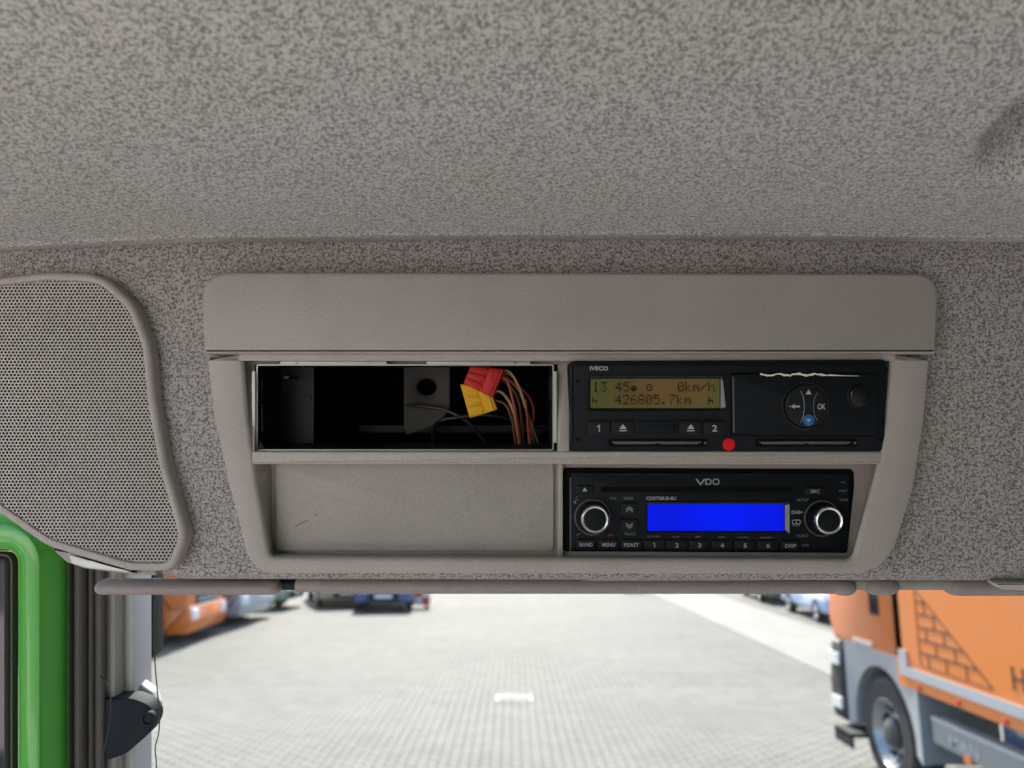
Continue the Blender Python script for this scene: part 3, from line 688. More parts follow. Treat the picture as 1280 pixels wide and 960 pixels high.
# ---- courtesy lamp under the speaker cover
lmp = thing('courtesy_lamp', 'small clear lamp lens under the speaker grille', 'lamp', q(130, 712, -.01))
g = MB(plane(-.008)); g.poly(rpoly([(62, 684), (82, 703), (105, 711), (150, 717), (196, 720), (196, 708), (110, 690)], [2, 8, 8, 8, 3, 3, 3], 5), -.03, 0, 3); obj('housing', g, 'pillar', lmp)
g = MB(plane(-.006)); g.poly(rpoly([(84, 690), (88, 705), (110, 711), (158, 716), (180, 716), (130, 703)], [2, 6, 8, 6, 2, 3], 5), -.02, 0, 3); obj('lens', g, 'lens', lmp)
g = MB(plane(-.007)); g.rbox(74, 686, 84, 688.5, 1, 0, .0004, .1); obj('slot', g, 'void', lmp)

# ---- folded sun visors below the header
def capsule(mb, x0, x1, y, ry, z, rz, e0=True, e1=True):
    d = 0.5 - z; cyy = (480 - y) / 960 * d; L = []
    X0 = (x0 - 640) / 960 * d; X1 = (x1 - 640) / 960 * d; rr = ry / 960 * d; n = 20
    seq = []
    el = rr * 1.3
    if e0: seq += [(X0 + el * (1 - math.cos(R(a))), math.sin(R(a))) for a in (8, 30, 50, 70)]
    seq += [(X0 + (el if e0 else 0), 1), (X1 - (el if e1 else 0), 1)]
    if e1: seq += [(X1 - el * (1 - math.cos(R(a))), math.sin(R(a))) for a in (70, 50, 30, 8)]
    for X, s in seq: L.append([(X, cyy + rr * s * math.sin(2 * math.pi * k / n), z + rz * s * math.cos(2 * math.pi * k / n)) for k in range(n)])
    mb.loops(L, True, True, raw=True)
v1 = thing('sun_visor', 'mauve-grey sun visor folded up, left one with a free rounded end above the green frame', 'sun visor', q(230, 742, -.03), 'folded sun visors')
g = MB(); capsule(g, 121, 354, 733, 9.5, -.036, .010); obj('visor_board', g, 'visor', v1)
g = MB(); capsule(g, 350, 376, 730, 7, -.040, .006, False, False); obj('notch_shade', g, 'chassis', v1)  # black piece stands for the dark notch between the visors
v2 = thing('sun_visor', 'long mauve-grey sun visor folded up under the middle of the console', 'sun visor', q(700, 742, -.03), 'folded sun visors')
g = MB(); capsule(g, 404, 1064, 731, 10.5, -.036, .009, False, True); obj('visor_board', g, 'visor', v2)
g = MB(); capsule(g, 372, 405, 730, 9.5, -.037, .007, False, False); obj('hinge_cover', g, 'visor', v2)
g = MB(); capsule(g, 1036, 1068, 733, 10.5, -.034, .011); obj('clip', g, 'visor', v2)
v3 = thing('sun_visor', 'mauve-grey sun visor folded up, with clip, above the orange tipper truck', 'sun visor', q(1180, 742, -.03), 'folded sun visors')
g = MB(); capsule(g, 1078, 1122, 732, 11, -.034, .010); obj('clip', g, 'visor', v3)
g = MB(); capsule(g, 1064, 1186, 728, 9, -.037, .007, False, False); obj('rod', g, 'pillar', v3)
g = MB(); capsule(g, 1178, 1800, 732, 12, -.036, .010); obj('visor_board', g, 'visor', v3)
g = MB(plane(-.012)); g.poly(rpoly([(1243, 729), (1252, 737), (1400, 745), (1400, 728)], [2, 8, 2, 2], 5), -.01, .0, 2)
obj('trim_clip', g, 'grille', label='pale plastic trim piece at the right end below the header panel', cat='trim clip', origin=q(1280, 740, -.012))

# ---- left side: green frame, rubber seals, pillar
def sweep(inner_path, offs, z0):                        # offs: (distance outwards to the right/up, height)
    mb = MB(plane(z0)); pts = [Vector(p) for p in inner_path]; L = []
    for i, p in enumerate(pts):
        d = (pts[min(i + 1, len(pts) - 1)] - pts[max(i - 1, 0)]).normalized(); nrm = Vector((d.y, -d.x))
        L.append([(p.x + nrm.x * o, p.y + nrm.y * o, h) for o, h in offs])
    return mb.loops(L, cap1=False, closed=False)
arc = [(-330, 690)] + [(2, 690)] + [(6 + 13 * math.sin(R(a)), 703 - 13 * math.cos(R(a))) for a in range(0, 91, 15)] + [(19, 760), (19, 1300)]
df = thing('door_frame', 'bright green painted door frame at the left of the cab', 'door frame', q(50, 1290, -.08))
g = sweep(arc, [(-1, -.03), (0, -.006), (3, -.001), (7, 0), (10, .0022), (14, .003), (27, .003), (32, .0018), (35, -.002), (43, -.006), (51, -.02)], -.075); obj('green_profile', g, 'green', df)
g = sweep([(x - 1, y + 1) for x, y in arc], [(-14, -.012), (-13, .0), (-10, .002), (-7, .0), (-6, -.004), (-4, .001), (-1, .0015), (0.5, -.004)], -.078); obj('window_seal', g, 'rubber', df)
g = MB(plane(-.094)); g.box(-400, 690, -.003, 12, 1300, 0); obj('dark_window', g, 'carglass', df)
ds = thing('door_seal', 'ribbed black rubber door seal between green frame and pillar', 'rubber seal', q(100, 1290, -.085))
for x0, x1, hh in ((69, 85, .004), (86.5, 92.5, .009), (91, 106, .006), (104, 110, .010), (109, 117, .005), (116, 128, .003)):
    g = MB(plane(-.092)); w_ = (x1 - x0) / 2; n = 8
    L = [[(x0 + w_ - w_ * math.cos(math.pi * k / n), yy, hh * math.sin(math.pi * k / n) ** .7 - .004) for k in range(n + 1)] for yy in (1300, 640)]
    g.loops(L, cap1=False, closed=False); obj('rib', g, 'rubber', ds)
g = MB(plane(-.098)); g.box(62, 640, -.02, 130, 1300, 0); obj('seal_base', g, 'rubber', ds)
pl = thing('windscreen_pillar', 'beige-grey windscreen pillar left of the windscreen', 'pillar', q(148, 1290, -.1))
g = MB(plane(-.105)); prof = [(124, -.03), (124, .0), (126, .003), (138, .004), (146, .0035), (148, .001), (149, -.006)]
g.loops([[(x, yy, h) for x, h in prof] for yy in (1300, 640)], cap1=False, closed=False); obj('trim', g, 'pillar', pl)
g = MB(plane(-.115)); g.poly(rpoly([(147, 1300), (168, 1300), (167, 640), (147, 640)], 1, 3), -.03, 0, 1.5); obj('outer_flange', g, 'pillar_out', pl)

# dark teardrop bracket and mirror arm
tb = thing('pillar_bracket', 'dark teardrop-shaped plastic bracket on the windscreen pillar', 'bracket', q(160, 930, -.1))
g = MB(plane(-.10)); g.poly(rpoly([(128, 872), (168, 871), (190, 880), (197, 896), (190, 914), (160, 940), (132, 950)], [4, 30, 24, 24, 40, 40, 8], 8), -.012, .004, 3); obj('shell', g, 'black_matte', tb) if 'black_matte' in MT else None
MT['black_matte'] = base_mat('matte_charcoal', (0.014, 0.017, 0.024, 1), 0.75, spec=.2)
g.v and obj('shell', g, 'black_matte', tb)
g = MB(plane(-.095)); g.ring(186, 898, 6.5, 9.5, -.002, .002, 28, .8); g.cyl(186, 898, 6.4, -.002, .0006, 1, 24); obj('screw_cap', g, 'black_matte', tb)
g = MB(plane(-.125)); g.poly(rpoly([(147, 876), (157, 857), (172, 853), (190, 866), (198, 886), (150, 892)], [2, 6, 8, 10, 4, 2], 5), -.01, 0, 3); obj('cover', g, 'white', tb)
ma = thing('mirror_arm', 'black mirror arm bracket outside the windscreen edge', 'mirror arm', q(180, 822, -.2))
g = MB(plane(-.2)); g.poly(rpoly([(181, 824), (191.5, 822), (192, 700), (180, 700)], 1.5, 4), -.02, 0, 1.5); obj('arm', g, 'chassis', ma)
g = MB(plane(-.195)); g.poly(rpoly([(168, 808), (182, 806), (184, 780), (168, 781)], 3, 5), -.01, 0, 1.5); obj('clamp', g, 'chassis', ma)
g = MB(plane(-.195)); g.ring(175, 752, 4, 6.5, -.003, 0, 24, .6); obj('loop', g, 'chassis', ma)
g = MB(plane(-.195)); g.poly([(168, 826), (182, 826), (182, 818), (168, 818)], -.01, 0, .5); obj('foot', g, 'chassis', ma)
# cables
g = MB(); g.tube([q(194.5, 735, -.03), q(193, 765, -.033), q(192.5, 800, -.036), q(194.5, 840, -.038), q(199, 890, -.038), q(198.5, 915, -.038), q(194, 935, -.04), q(195.5, 960, -.04), q(196, 1060, -.04)], .00042)
obj('thin_cable', g, 'cable_dark', label='thin dark cable hanging straight down in front of the windscreen', cat='cable', origin=q(194, 735, -.03))
g = MB(); g.tube([q(126, 845, -.09), q(134, 856, -.082), q(138.5, 875, -.080), q(137, 905, -.080), q(131, 935, -.081), q(126, 960, -.083), q(124, 1060, -.085)], .0005)
obj('thin_cable', g, 'cable_dark', label='thin dark cable curving over the pillar and bracket', cat='cable', origin=q(126, 845, -.09))

# ---- windscreen
g = MB(); A, B = q(-200, 690, -.16), q(1500, 690, -.16); C, D = q(2000, 2200, -.42), q(-700, 2200, -.42)
g.box(-.55, -1.1, 0, .75, -.08, .005)
wsM = CAB @ Matrix.Translation((0, -.09, -.13)) @ Matrix.Rotation(R(14), 4, 'X') @ Matrix.Translation((0, .09, 0))
obj('windscreen', g, 'glass', label='clear windscreen glass below the header panel', cat='windscreen', frame=wsM)  # thin pane

# ================================================================== OUTSIDE
def ground_pt(px, py, z=0.0):
    v = CAMM.to_3x3() @ Vector(((px - 640) / 960, (480 - py) / 960, -1)); t = (z - CAM_H) / v.z
    return Vector((0, 0, CAM_H)) + v * t
def on_x(px, py, X):
    v = CAMM.to_3x3() @ Vector(((px - 640) / 960, (480 - py) / 960, -1)); t = X / v.x
    return Vector((0, 0, CAM_H)) + v * t
W = Matrix.Identity(4)
PAV = (-6.5, 6.3, 8.05, 12.6)                            # x0 x1 y0 y1 of the modelled pavers
g = MB()
x0, x1, y0, y1 = PAV; S = 600
P = [(-S, -60, 0), (S, -60, 0), (S, S, 0), (-S, S, 0), (x0, y0, 0), (x1, y0, 0), (x1, y1, 0), (x0, y1, 0), (x0, y0, -.03), (x1, y0, -.03), (x1, y1, -.03), (x0, y1, -.03)]
g.add(P, [[0, 1, 5, 4], [1, 2, 6, 5], [2, 3, 7, 6], [3, 0, 4, 7], [8, 9, 10, 11]], True)
gr = obj('ground', g, 'ground', kind='structure', frame=W)
pw, pl_ = .112, .2
def paver_mesh(mb, cx, cy_, dz):
    a, b, c = pw / 2 - .0022, pl_ / 2 - .0022, .006
    mb.loops([[(cx + sx * a, cy_ + sy * b, -.03) for sx, sy in ((-1, -1), (1, -1), (1, 1), (-1, 1))], [(cx + sx * a, cy_ + sy * b, dz - .004) for sx, sy in ((-1, -1), (1, -1), (1, 1), (-1, 1))], [(cx + sx * (a - c), cy_ + sy * (b - c), dz) for sx, sy in ((-1, -1), (1, -1), (1, 1), (-1, 1))]], raw=True)
pm = MB(); paver_mesh(pm, 0, 0, 0); pmo = obj('paver', pm, 'paver', gr); first = True
cells = []
nx = int((x1 - x0) / pw); ny = int((y1 - y0) / pl_) + 3
for i in range(nx):
    for j in range(ny):
        cy_ = y0 + (j + .5) * pl_ - (.1 if i % 2 else 0)
        if cy_ - pl_ / 2 < y0 - .101 or cy_ - pl_ / 2 > y1: continue
        cells.append((x0 + (i + .5) * pw, cy_))
vis = sorted([c for c in cells if abs(c[0]) / (c[1] * .98) < .68 and c[1] > 8.4], key=lambda c: c[1])
near = set(vis[:295]); rest = MB(); random.seed(11)
for c in cells:
    dz = random.uniform(.0, .003)
    if c in near:
        if first: o = pmo; first = False
        else: o = pmo.copy(); COL.objects.link(o); o.parent = gr
        o.location = (c[0], c[1], dz)
    else: paver_mesh(rest, c[0], c[1], dz)
obj('pavers', rest, 'paver', gr, kind='stuff')
g = MB(); g.box(5.4, -20, .0, 7.7, 140, .012); obj('path', g, 'concrete', kind='structure', frame=W, label='pale concrete strip along the right of the yard')
c = ground_pt(643, 873); g = MB(); dc = thing('drain_cover', 'small pale rectangular plate set in the paving ahead', 'drain cover', matrix=Matrix.Translation((c.x, c.y, 0)))
g.loops([[(x * f, y * f, h) for x, y in ((-.23, -.2), (.23, -.2), (.23, .2), (-.23, .2))] for f, h in ((1, .002), (1, .012), (.93, .016))], raw=True); obj('plate', g, 'concrete', dc)
g = MB(); g.loops([[(x * f, y * f, h) for x, y in ((-.25, -.22), (.25, -.22), (.25, .22), (-.25, .22))] for f, h in ((1.06, .002), (1.04, .012), (.95, .012), (.95, .004))], cap1=False, raw=True); obj('frame', g, 'greypaint', dc)

# ---- vehicles (local frame: +x forward, z up, origin on the ground in the middle)
def place(v, x, y, yaw): v.matrix_world = Matrix.Translation((x, y, 0)) @ Matrix.Rotation(R(yaw), 4, 'Z')
def wheel(parent, x, y, r, wd, side):
    g = MB(); prof = [(r * .58, -wd / 2), (r * .9, -wd / 2), (r * .985, -wd * .38), (r, -wd * .2), (r, wd * .2), (r * .985, wd * .38), (r * .9, wd / 2), (r * .58, wd / 2)]
    g.loops([[(x + a * math.cos(k * math.pi / 18), y + b, r + a * math.sin(k * math.pi / 18)) for k in range(36)] for a, b in prof], cap1=False, raw=True)
    w_ = obj('wheel', g, 'tyre', parent)
    s = side; g = MB(); prof = [(r * .60, s * wd / 2 * .96), (r * .56, s * wd * .46), (r * .52, s * wd * .25), (r * .30, s * wd * .18), (r * .27, s * wd * .40), (r * .16, s * wd * .50), (.01, s * wd * .51)]
    g.loops([[(x + a * math.cos(k * math.pi / 14), y + b, r + a * math.sin(k * math.pi / 14)) for k in range(28)] for a, b in prof], cap1=False, raw=True)
    obj('rim', g, 'rim', w_)
    if r > .45:
        for k in range(10):
            g = MB(); a = k * math.pi / 5; cx, cz = x + r * .41 * math.cos(a), r + r * .41 * math.sin(a); yy = y + s * wd * .215
            g.loops([[(cx + .035 * math.cos(t) * f, yy + s * hh, cz + .035 * math.sin(t) * f) for t in [i * math.pi / 4 for i in range(8)]] for f, hh in ((1, 0), (1, .02), (.5, .035))], raw=True); obj('wheel_nut', g, 'chassis', w_)
    return w_
def prism(mb, prof, y0, y1, c=.05):                     # side profile (x,z) extruded across, slightly rounded flanks
    A = area(prof); pr = prof if A > 0 else prof[::-1]
    s = 1 if y1 > y0 else -1
    mb.loops([[(x, y0, z) for x, z in inset(pr, c)], [(x, y0 + s * c * .3, z) for x, z in inset(pr, c * .3)], [(x, y0 + s * c, z) for x, z in pr], [(x, y1 - s * c, z) for x, z in pr], [(x, y1 - s * c * .3, z) for x, z in inset(pr, c * .3)], [(x, y1, z) for x, z in inset(pr, c)]], True, True, raw=True)
def car(label, cat, body, x, y, yaw, scale=1, group='parked cars along the yard', tall=0):
    t_ = thing('parked_car', label, cat, matrix=Matrix.Identity(4), group=group)
    hz = 1.0 + tall
    lower = rpoly([(-2.1, .28), (2.1, .28), (2.18, .62), (1.95, .80), (.95, .95), (-1.9, 1.0), (-2.18, .7)], [.05, .08, .1, .12, .2, .12, .1], 5)
    g = MB(); prism(g, lower, -.86, .86, .08); obj('body', g, body, t_)
    cab = rpoly([(-1.85, .95), (1.0, .92), (.35, 1.42 * hz), (-1.35, 1.45 * hz)], [.05, .05, .25, .2], 5)
    g = MB(); prism(g, cab, -.74, .74, .1); obj('cabin_glass', g, 'carglass', t_)
    g = MB(); prism(g, rpoly([(-1.4, 1.40 * hz), (.35, 1.385 * hz), (.25, 1.46 * hz), (-1.3, 1.49 * hz)], .04, 4), -.66, .66, .05); obj('roof', g, body, t_)
    for sx in (1.3, -1.3):
        for sy in (.78, -.78): wheel(t_, sx, sy, .32, .2, 1 if sy > 0 else -1)
    for sy in (.6, -.6):
        g = MB(); prism(g, rpoly([(2.02, .58), (2.19, .56), (2.12, .72), (1.96, .76)], .03, 4), sy - .17, sy + .17, .02); obj('headlight', g, 'headlamp', t_)
    g = MB(); g.box(2.13, -.45, .36, 2.2, .45, .54, raw=True); obj('grille', g, 'chassis', t_)
    g = MB(); g.box(2.19, -.26, .42, 2.215, .26, .53, raw=True); obj('number_plate', g, 'white', t_)
    place(t_, x, y, yaw); return t_
def truck(label, body, x, y, yaw, box=None, boxmat='white', grille='bluegrey', H=3.0, bl=4.5, group='parked trucks along the left of the yard', bumper=None):
    t_ = thing('parked_truck', label, 'truck', matrix=Matrix.Identity(4), group=group)
    prof = rpoly([(-1.0, .55), (.9, .45), (1.02, .8), (1.0, 1.7), (.78, H), (-1.0, H)], [.05, .08, .1, .15, .2, .1], 5)
    g = MB(); prism(g, prof, -1.2, 1.2, .12); obj('cab', g, body, t_)
    g = MB(); prism(g, rpoly([(.55, .22), (1.06, .22), (1.14, .5), (1.08, .82), (.55, .82)], [.04, .1, .1, .06, .03], 5), -1.22, 1.22, .08); obj('bumper', g, bumper or body, t_)
    for sy in (.92, -.92):
        g = MB(); prism(g, rpoly([(1.0, .52), (1.15, .5), (1.12, .76), (1.0, .76)], .03, 4), sy - .19, sy + .19, .03); obj('headlight', g, 'headlamp', t_)
    for k in range(5):
        g = MB(); g.box(.98, -.62, .86 + k * .17, 1.075 - k * .012, .62, .97 + k * .17, raw=True); obj('grille_slat', g, grille, t_)
    g = MB(); g.box(1.0, -.66, .80, 1.03, .66, 1.74, raw=True); obj('grille_back', g, 'chassis', t_)
    g = MB(); g.add([(1.012, -1.05, 1.8), (1.012, 1.05, 1.8), (.835, .98, H - .35), (.835, -.98, H - .35), (.95, -1.05, 1.8), (.95, 1.05, 1.8), (.78, .98, H - .35), (.78, -.98, H - .35)], [[0, 1, 2, 3], [0, 4, 5, 1], [2, 6, 7, 3], [1, 5, 6, 2], [0, 3, 7, 4]], True); obj('windscreen', g, 'carglass', t_)
    for s in (1, -1):
        g = MB(); g.box(-.7, s * 1.19, 1.75, .6, s * 1.212, 2.45, raw=True); obj('door_window', g, 'carglass', t_)
        g = MB(); g.box(.75, s * 1.3, 1.6, .9, s * 1.48, 2.3, raw=True); g.box(.8, s * 1.18, 2.2, .84, s * 1.34, 2.24, raw=True); obj('mirror', g, 'chassis', t_)
        wheel(t_, .1, s * 1.05, .48, .28, s); wheel(t_, -3.3, s * 1.05, .48, .28, s)
    g = MB(); g.box(-1.0 - bl, -.45, .6, -.9, .45, .85, raw=True); obj('chassis', g, 'chassis', t_)
    if box:
        g = MB(); prism(g, rpoly([(-1.2 - bl, .95), (-1.2, .95), (-1.2, .95 + box), (-1.2 - bl, .95 + box)], .04, 4), -1.24, 1.24, .05); obj('cargo_body', g, boxmat, t_)
    place(t_, x, y, yaw); return t_
truck('orange truck with pale headlight parked nearest on the left of the yard', 'orange', -8.05, 18.25, 2, box=2.2, boxmat='orange')
truck('green-grey truck parked behind the orange one on the left', 'greengrey', -8.0, 21.7, -3, box=1.8, boxmat='greengrey', bumper='palegrey', grille='palegrey')
car('dull green-grey car parked left of the yard between the two rows of trucks', 'car', 'greengrey', -9.0, 25.4, -5, tall=.12)
car('beige car parked nose towards the cab at the far end of the yard', 'car', 'beige', -5.9, 27.0, -70, tall=.1)
car('dark blue car parked next to the red and white board', 'car', 'bluetruck', -4.15, 25.9, -82, tall=.15)
car('light blue car parked on the right beyond the concrete strip', 'car', 'bluecar', 9.1, 22.6, -94)
car('silver-white car half hidden behind the orange tipper truck', 'car', 'white', 9.15, 17.3, -92)
car('dark car parked farthest away on the right of the strip', 'car', 'greypaint', 9.4, 28.3, -95)
# red and white barrier board
bb = thing('barrier_board', 'red and white striped barrier board at the far end of the yard', 'barrier', matrix=Matrix.Translation((-3.1, 25.2, 0)))
for i in range(4):
    for j in range(3):
        g = MB(); g.box(-.5 + i * .25, -.02, .08 + j * .25, -.25 + i * .25, .02, .33 + j * .25, raw=True); obj('stripe_panel', g, 'redpaint' if (i + j) % 2 else 'white', bb)
for s in (-.4, .4):
    g = MB(); g.box(s - .03, .02, 0, s + .03, .06, .9, raw=True); g.box(s - .05, -.25, 0, s + .05, .3, .05, raw=True); obj('leg', g, 'chassis', bb)
for i, (px, lb) in enumerate(((786, 'left'), (800, 'middle'), (834, 'right'))):
    c = ground_pt(px, 742); t_ = thing('bollard', 'slim grey bollard, %s one of three at the far end of the yard' % lb, 'bollard', matrix=Matrix.Translation((c.x, c.y + .4, 0)), group='bollards at the far end of the yard')
    g = MB(); g.loops([[(.09 * f * math.cos(a * math.pi / 8), .09 * f * math.sin(a * math.pi / 8), z) for a in range(16)] for f, z in ((1, 0), (1, .95), (.7, 1.0))], raw=True); obj('post', g, 'greypaint', t_)
    g = MB(); g.loops([[(.15 * f * math.cos(a * math.pi / 8), .15 * f * math.sin(a * math.pi / 8), z) for a in range(16)] for f, z in ((1, 0), (1, .03), (.7, .05))], raw=True); obj('foot', g, 'chassis', t_)

# ---- orange tipper truck at the right, seen from its left flank, nose away from the camera
XS = 3.57
def oy(px): return on_x(px, 800, XS).y
def pt3(px, py): return on_x(px, py, XS)
tt = thing('tipper_truck', 'orange tipper truck with brick triangle painted on its side', 'truck', matrix=Matrix.Translation((XS + 1.25, 7.9, 0)))
ORI[tt.name] = Vector((XS + 1.25, 7.9, 0))
def toy(mb, prof, x0, x1, c=.04):                       # profile in (y,z), extruded along x
    A = area(prof); pr = prof if A > 0 else prof[::-1]
    mb.loops([[(x0, y, z) for y, z in inset(pr, c)], [(x0 + c * .3, y, z) for y, z in inset(pr, c * .3)], [(x0 + c, y, z) for y, z in pr], [(x1 - c, y, z) for y, z in pr], [(x1, y, z) for y, z in inset(pr, c)]], True, True, raw=True)
fy = 9.02
g = MB(); toy(g, rpoly([(7.3, 1.25), (fy - .1, 1.25), (fy, 1.5), (fy - .05, 2.2), (fy - .35, 3.0), (7.3, 3.0)], [.06, .12, .14, .2, .2, .08], 6), XS + .0, XS + 2.48, .05); obj('cab', g, 'orange', tt)
by1 = pt3(1119, 800).y
g = MB(); g.box(XS, -1.2, 1.05, XS + 2.5, by1, 2.75, raw=True); obj('tipper_body', g, 'orange_ply', tt)
# stripe, small marks
zs = 1.20
g = MB(); g.box(XS - .012, -1.2, zs - .055, XS - .001, by1 - .06, zs + .03, raw=True); g.box(XS - .012, by1 - .2, zs + .03, XS - .001, by1 - .06, zs + .17, raw=True); obj('reflective_stripe', g, 'palegrey', tt)
g = MB(); g.box(XS - .01, by1 - .045, 2.0, XS - .001, by1 - .0, 2.35, raw=True); obj('hinge_plate', g, 'palegrey', tt)
a, b, c = pt3(1142, 738), pt3(1151, 833), pt3(1241, 859)
g = MB()
def sline(p, r, wd):
    p = Vector((0, p[0], p[1])); r = Vector((0, r[0], r[1])); d = (r - p).normalized(); n_ = Vector((0, -d.z, d.y)) * wd / 2
    P = [p - n_, r - n_, r + n_, p + n_]
    g.add([(XS - .004, v.y, v.z) for v in P] + [(XS + .001, v.y, v.z) for v in P], [[3, 2, 1, 0], [0, 1, 5, 4], [1, 2, 6, 5], [2, 3, 7, 6], [3, 0, 4, 7]], True)
yb, yt_ = b.y, c.y; z_bot = (b.z + c.z) / 2; zt = a.z + .02
sline((yb, z_bot), (yb, zt), .005); sline((yb, z_bot), (yt_, z_bot), .006); sline((yb, zt), (yt_, z_bot), .014)
nr = 6; hh = (zt - z_bot) / nr
for k in range(1, nr):
    ye = yt_ + (yb - yt_) * k / nr; sline((yb, z_bot + k * hh), (ye, z_bot + k * hh), .016)
for k in range(nr):
    ye = yt_ + (yb - yt_) * (k + .6) / nr; yy = yb - (.28 if k % 2 else .14)
    while yy > ye: sline((yy, z_bot + k * hh), (yy, z_bot + (k + 1) * hh), .011); yy -= .28
obj('brick_drawing', g, 'brownline', tt)
p0, p1 = pt3(1266, 833), pt3(1266, 862); lw_ = pt3(1264, 845).y - pt3(1277, 845).y
g = MB(); yy = pt3(1266, 845).y
g_ = g
for (ya, za, yb2, zb) in ((yy, p1.z, yy, p0.z), (yy - lw_, p1.z, yy - lw_, p0.z), (yy, (p0.z + p1.z) / 2, yy - lw_, (p0.z + p1.z) / 2)): sline((ya, za), (yb2, zb), .024)
obj('lettering', g, 'brownline', tt)
# rave rail bolts
for k in range(9):
    g = MB(); yy = by1 - .35 - k * .6; g.box(XS - .02, yy - .04, 1.07, XS, yy + .0, 1.10, raw=True); obj('body_hook', g, 'redpaint', tt)
# skirt and tanks
g = MB(); g.box(XS + .05, -.8, .655, XS + .12, 7.05, .84, raw=True); obj('side_skirt', g, 'greypaint', tt)
g = MB(); g.box(XS + .045, -.8, .84, XS + .16, 7.05, .868, raw=True); obj('skirt_edge', g, 'palegrey', tt)
FLM = MB(lambda x, y, h: Vector((XS + .046 - h, y, x)))
v_, f_ = glyphs('MAN', .02); ax = max(p[0] for p in v_)
g = MB(); g.add([(XS + .047, 6.8 - p[0] / ax * .42, .69 + p[1] * .13) for p in v_], f_, True); obj('lettering', g, 'palegrey', tt)
g = MB(); toy(g, rpoly([(5.0, .45), (6.5, .45), (6.5, 1.02), (5.0, 1.02)], .12, 5), XS + .3, XS + .95, .05); obj('tank', g, 'bluetruck', tt)
g = MB(); g.box(XS + .9, -1, .7, XS + 1.6, 8.6, 1.0, raw=True); g.box(XS + .25, -1, .95, XS + 2.3, 7.2, 1.04, raw=True); obj('chassis', g, 'chassis', tt)
c_ = pt3(1140, 886); g = MB(); g.loops([[(XS + .1 - hh * .06, c_.y + .055 * f * math.cos(a_ * math.pi / 8), c_.z + .055 * f * math.sin(a_ * math.pi / 8)) for a_ in range(16)] for f, hh in ((1, 0), (1, 1), (.6, 1.3))], raw=True); obj('side_lamp', g, 'bluecar', tt)
c_ = pt3(1203, 950); g = MB(); g.box(XS + .04, c_.y - .05, c_.z - .03, XS + .06, c_.y + .05, c_.z + .03, raw=True); obj('side_marker', g, 'orange', tt)
# fender arch
wc = Vector((0, 7.9, .52)); g = MB(); L = []
for i in range(19):
    a_ = R(-5 + i * 190 / 18); ro, ri = .80, .60
    zf = 1.26
    oy_, oz = wc.y + .74 * math.cos(a_), wc.z + .80 * math.sin(a_)
    oy_ = wc.y + max(-.74, min(.74, 1.1 * math.cos(a_))); oz = wc.z + (min(.76, 1.05 * max(0, math.sin(a_))) if math.sin(a_) > 0 else 1.05 * math.sin(a_))
    iy, iz = wc.y + ri * math.cos(a_), wc.z + ri * math.sin(a_)
    L.append([(XS + .06, iy, iz), (XS + .02, iy + .01 * math.cos(a_), iz + .01), (XS + .0, oy_, oz), (XS + .12, oy_ + .02 * math.cos(a_), oz + .02), (XS + .7, oy_, oz), (XS + .7, iy, iz)])
g.loops(L, True, True, raw=True); obj('fender', g, 'fendergrey', tt)
g = MB(); g.box(XS + .3, 7.2, .55, XS + .7, 8.6, 1.2, raw=True); obj('wheel_well', g, 'chassis', tt)
g = MB(); toy(g, rpoly([(8.66, .42), (fy + .05, .42), (fy + .1, .8), (fy, 1.24), (8.66, 1.24)], .06, 5), XS - .0, XS + 2.5, .06); obj('bumper', g, 'chassis', tt)
for (z0, z1) in ((1.0, 1.12), (.55, .66)):
    g = MB(); g.box(XS - .03, 8.76, z0, XS + .0, 9.0, z1, raw=True); obj('marker_light', g, 'white', tt)
g = MB(); g.box(XS - .12, 8.35, .36, XS + .2, 8.75, .40, raw=True); g.box(XS - .12, 8.35, .26, XS - .09, 8.75, .38, raw=True); obj('step', g, 'chassis', tt)
g = MB(); g.box(XS - .005, 7.75, 1.62, XS + .02, 7.95, 1.9, raw=True); obj('side_window', g, 'carglass', tt)
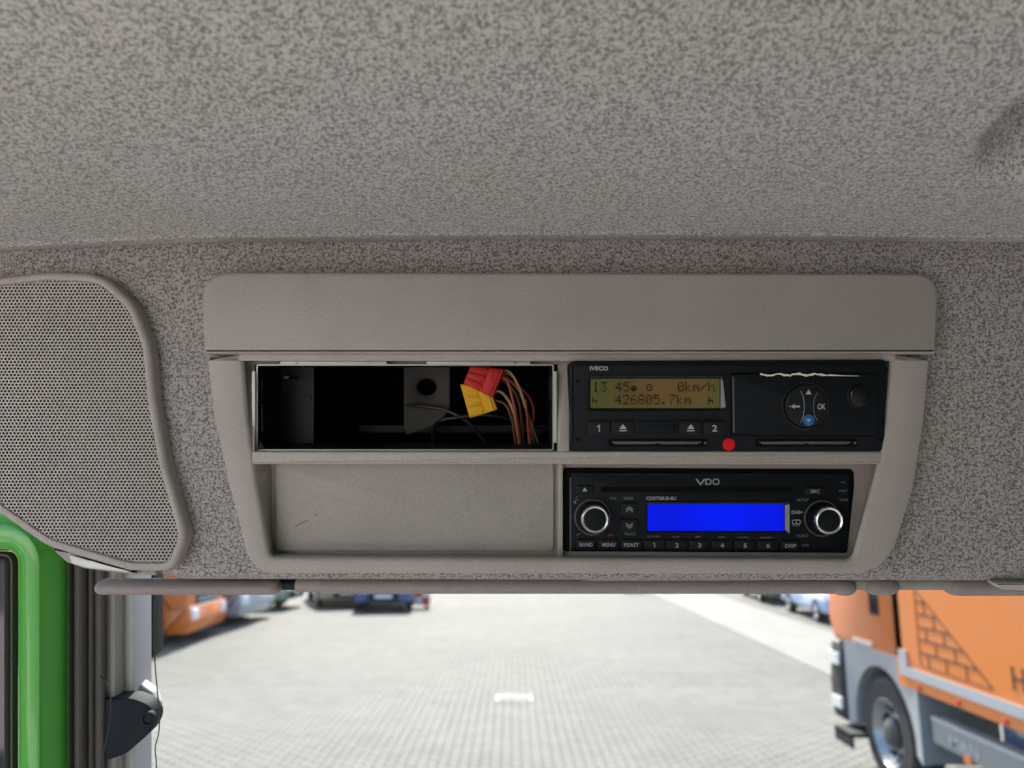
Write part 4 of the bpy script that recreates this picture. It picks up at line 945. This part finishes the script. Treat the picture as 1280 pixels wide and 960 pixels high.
g = MB(); g.box(XS - .01, 7.95, 1.3, XS + .015, 8.4, 1.34, raw=True); obj('door_handle', g, 'palegrey', tt)
def twheel(y, r=.52):
    x = XS + .2; g = MB(); wd = .3
    prof = [(r * .6, -wd / 2), (r * .9, -wd / 2), (r * .985, -wd * .38), (r, -wd * .2), (r, wd * .2), (r * .9, wd / 2), (r * .58, wd / 2)]
    g.loops([[(x + b_, y + a_ * math.cos(k * math.pi / 24), r + a_ * math.sin(k * math.pi / 24)) for k in range(48)] for a_, b_ in prof], cap1=False, raw=True); w_ = obj('wheel', g, 'tyre', tt)
    prof = [(r * .62, -.145), (r * .59, -.15), (r * .55, -.11), (r * .50, -.06), (r * .29, -.045), (r * .27, -.05)]
    g = MB(); g.loops([[(x + b_, y + a_ * math.cos(k * math.pi / 24), r + a_ * math.sin(k * math.pi / 24)) for k in range(48)] for a_, b_ in prof], cap1=False, raw=True); obj('rim', g, 'rim', w_)
    prof = [(r * .27, -.03), (r * .26, -.11), (r * .20, -.14), (r * .1, -.15), (.01, -.15)]
    g = MB(); g.loops([[(x + b_, y + a_ * math.cos(k * math.pi / 24), r + a_ * math.sin(k * math.pi / 24)) for k in range(48)] for a_, b_ in prof], cap1=False, raw=True); obj('hub', g, 'bluegrey_dark', w_)
    for k in range(10):
        a_ = math.pi / 10 + k * math.pi / 5; cy_, cz = y + r * .50 * math.cos(a_), r + r * .50 * math.sin(a_); g = MB()
        g.loops([[(x - .066 - hh, cy_ + .026 * math.cos(t * math.pi / 5), cz + .026 * math.sin(t * math.pi / 5)) for t in range(10)] for hh in (0, .004)], raw=True); obj('vent_hole', g, 'chassis', w_)
    for k in range(10):
        a_ = k * math.pi / 5; cy_, cz = y + r * .4 * math.cos(a_), r + r * .4 * math.sin(a_); g = MB()
        g.loops([[(x - .05 - hh, cy_ + .03 * f * math.cos(t * math.pi / 4), cz + .03 * f * math.sin(t * math.pi / 4)) for t in range(8)] for f, hh in ((1, 0), (1, .02), (.5, .035))], raw=True); obj('wheel_nut', g, 'chassis', w_)
twheel(7.9); twheel(1.2); twheel(-.1)
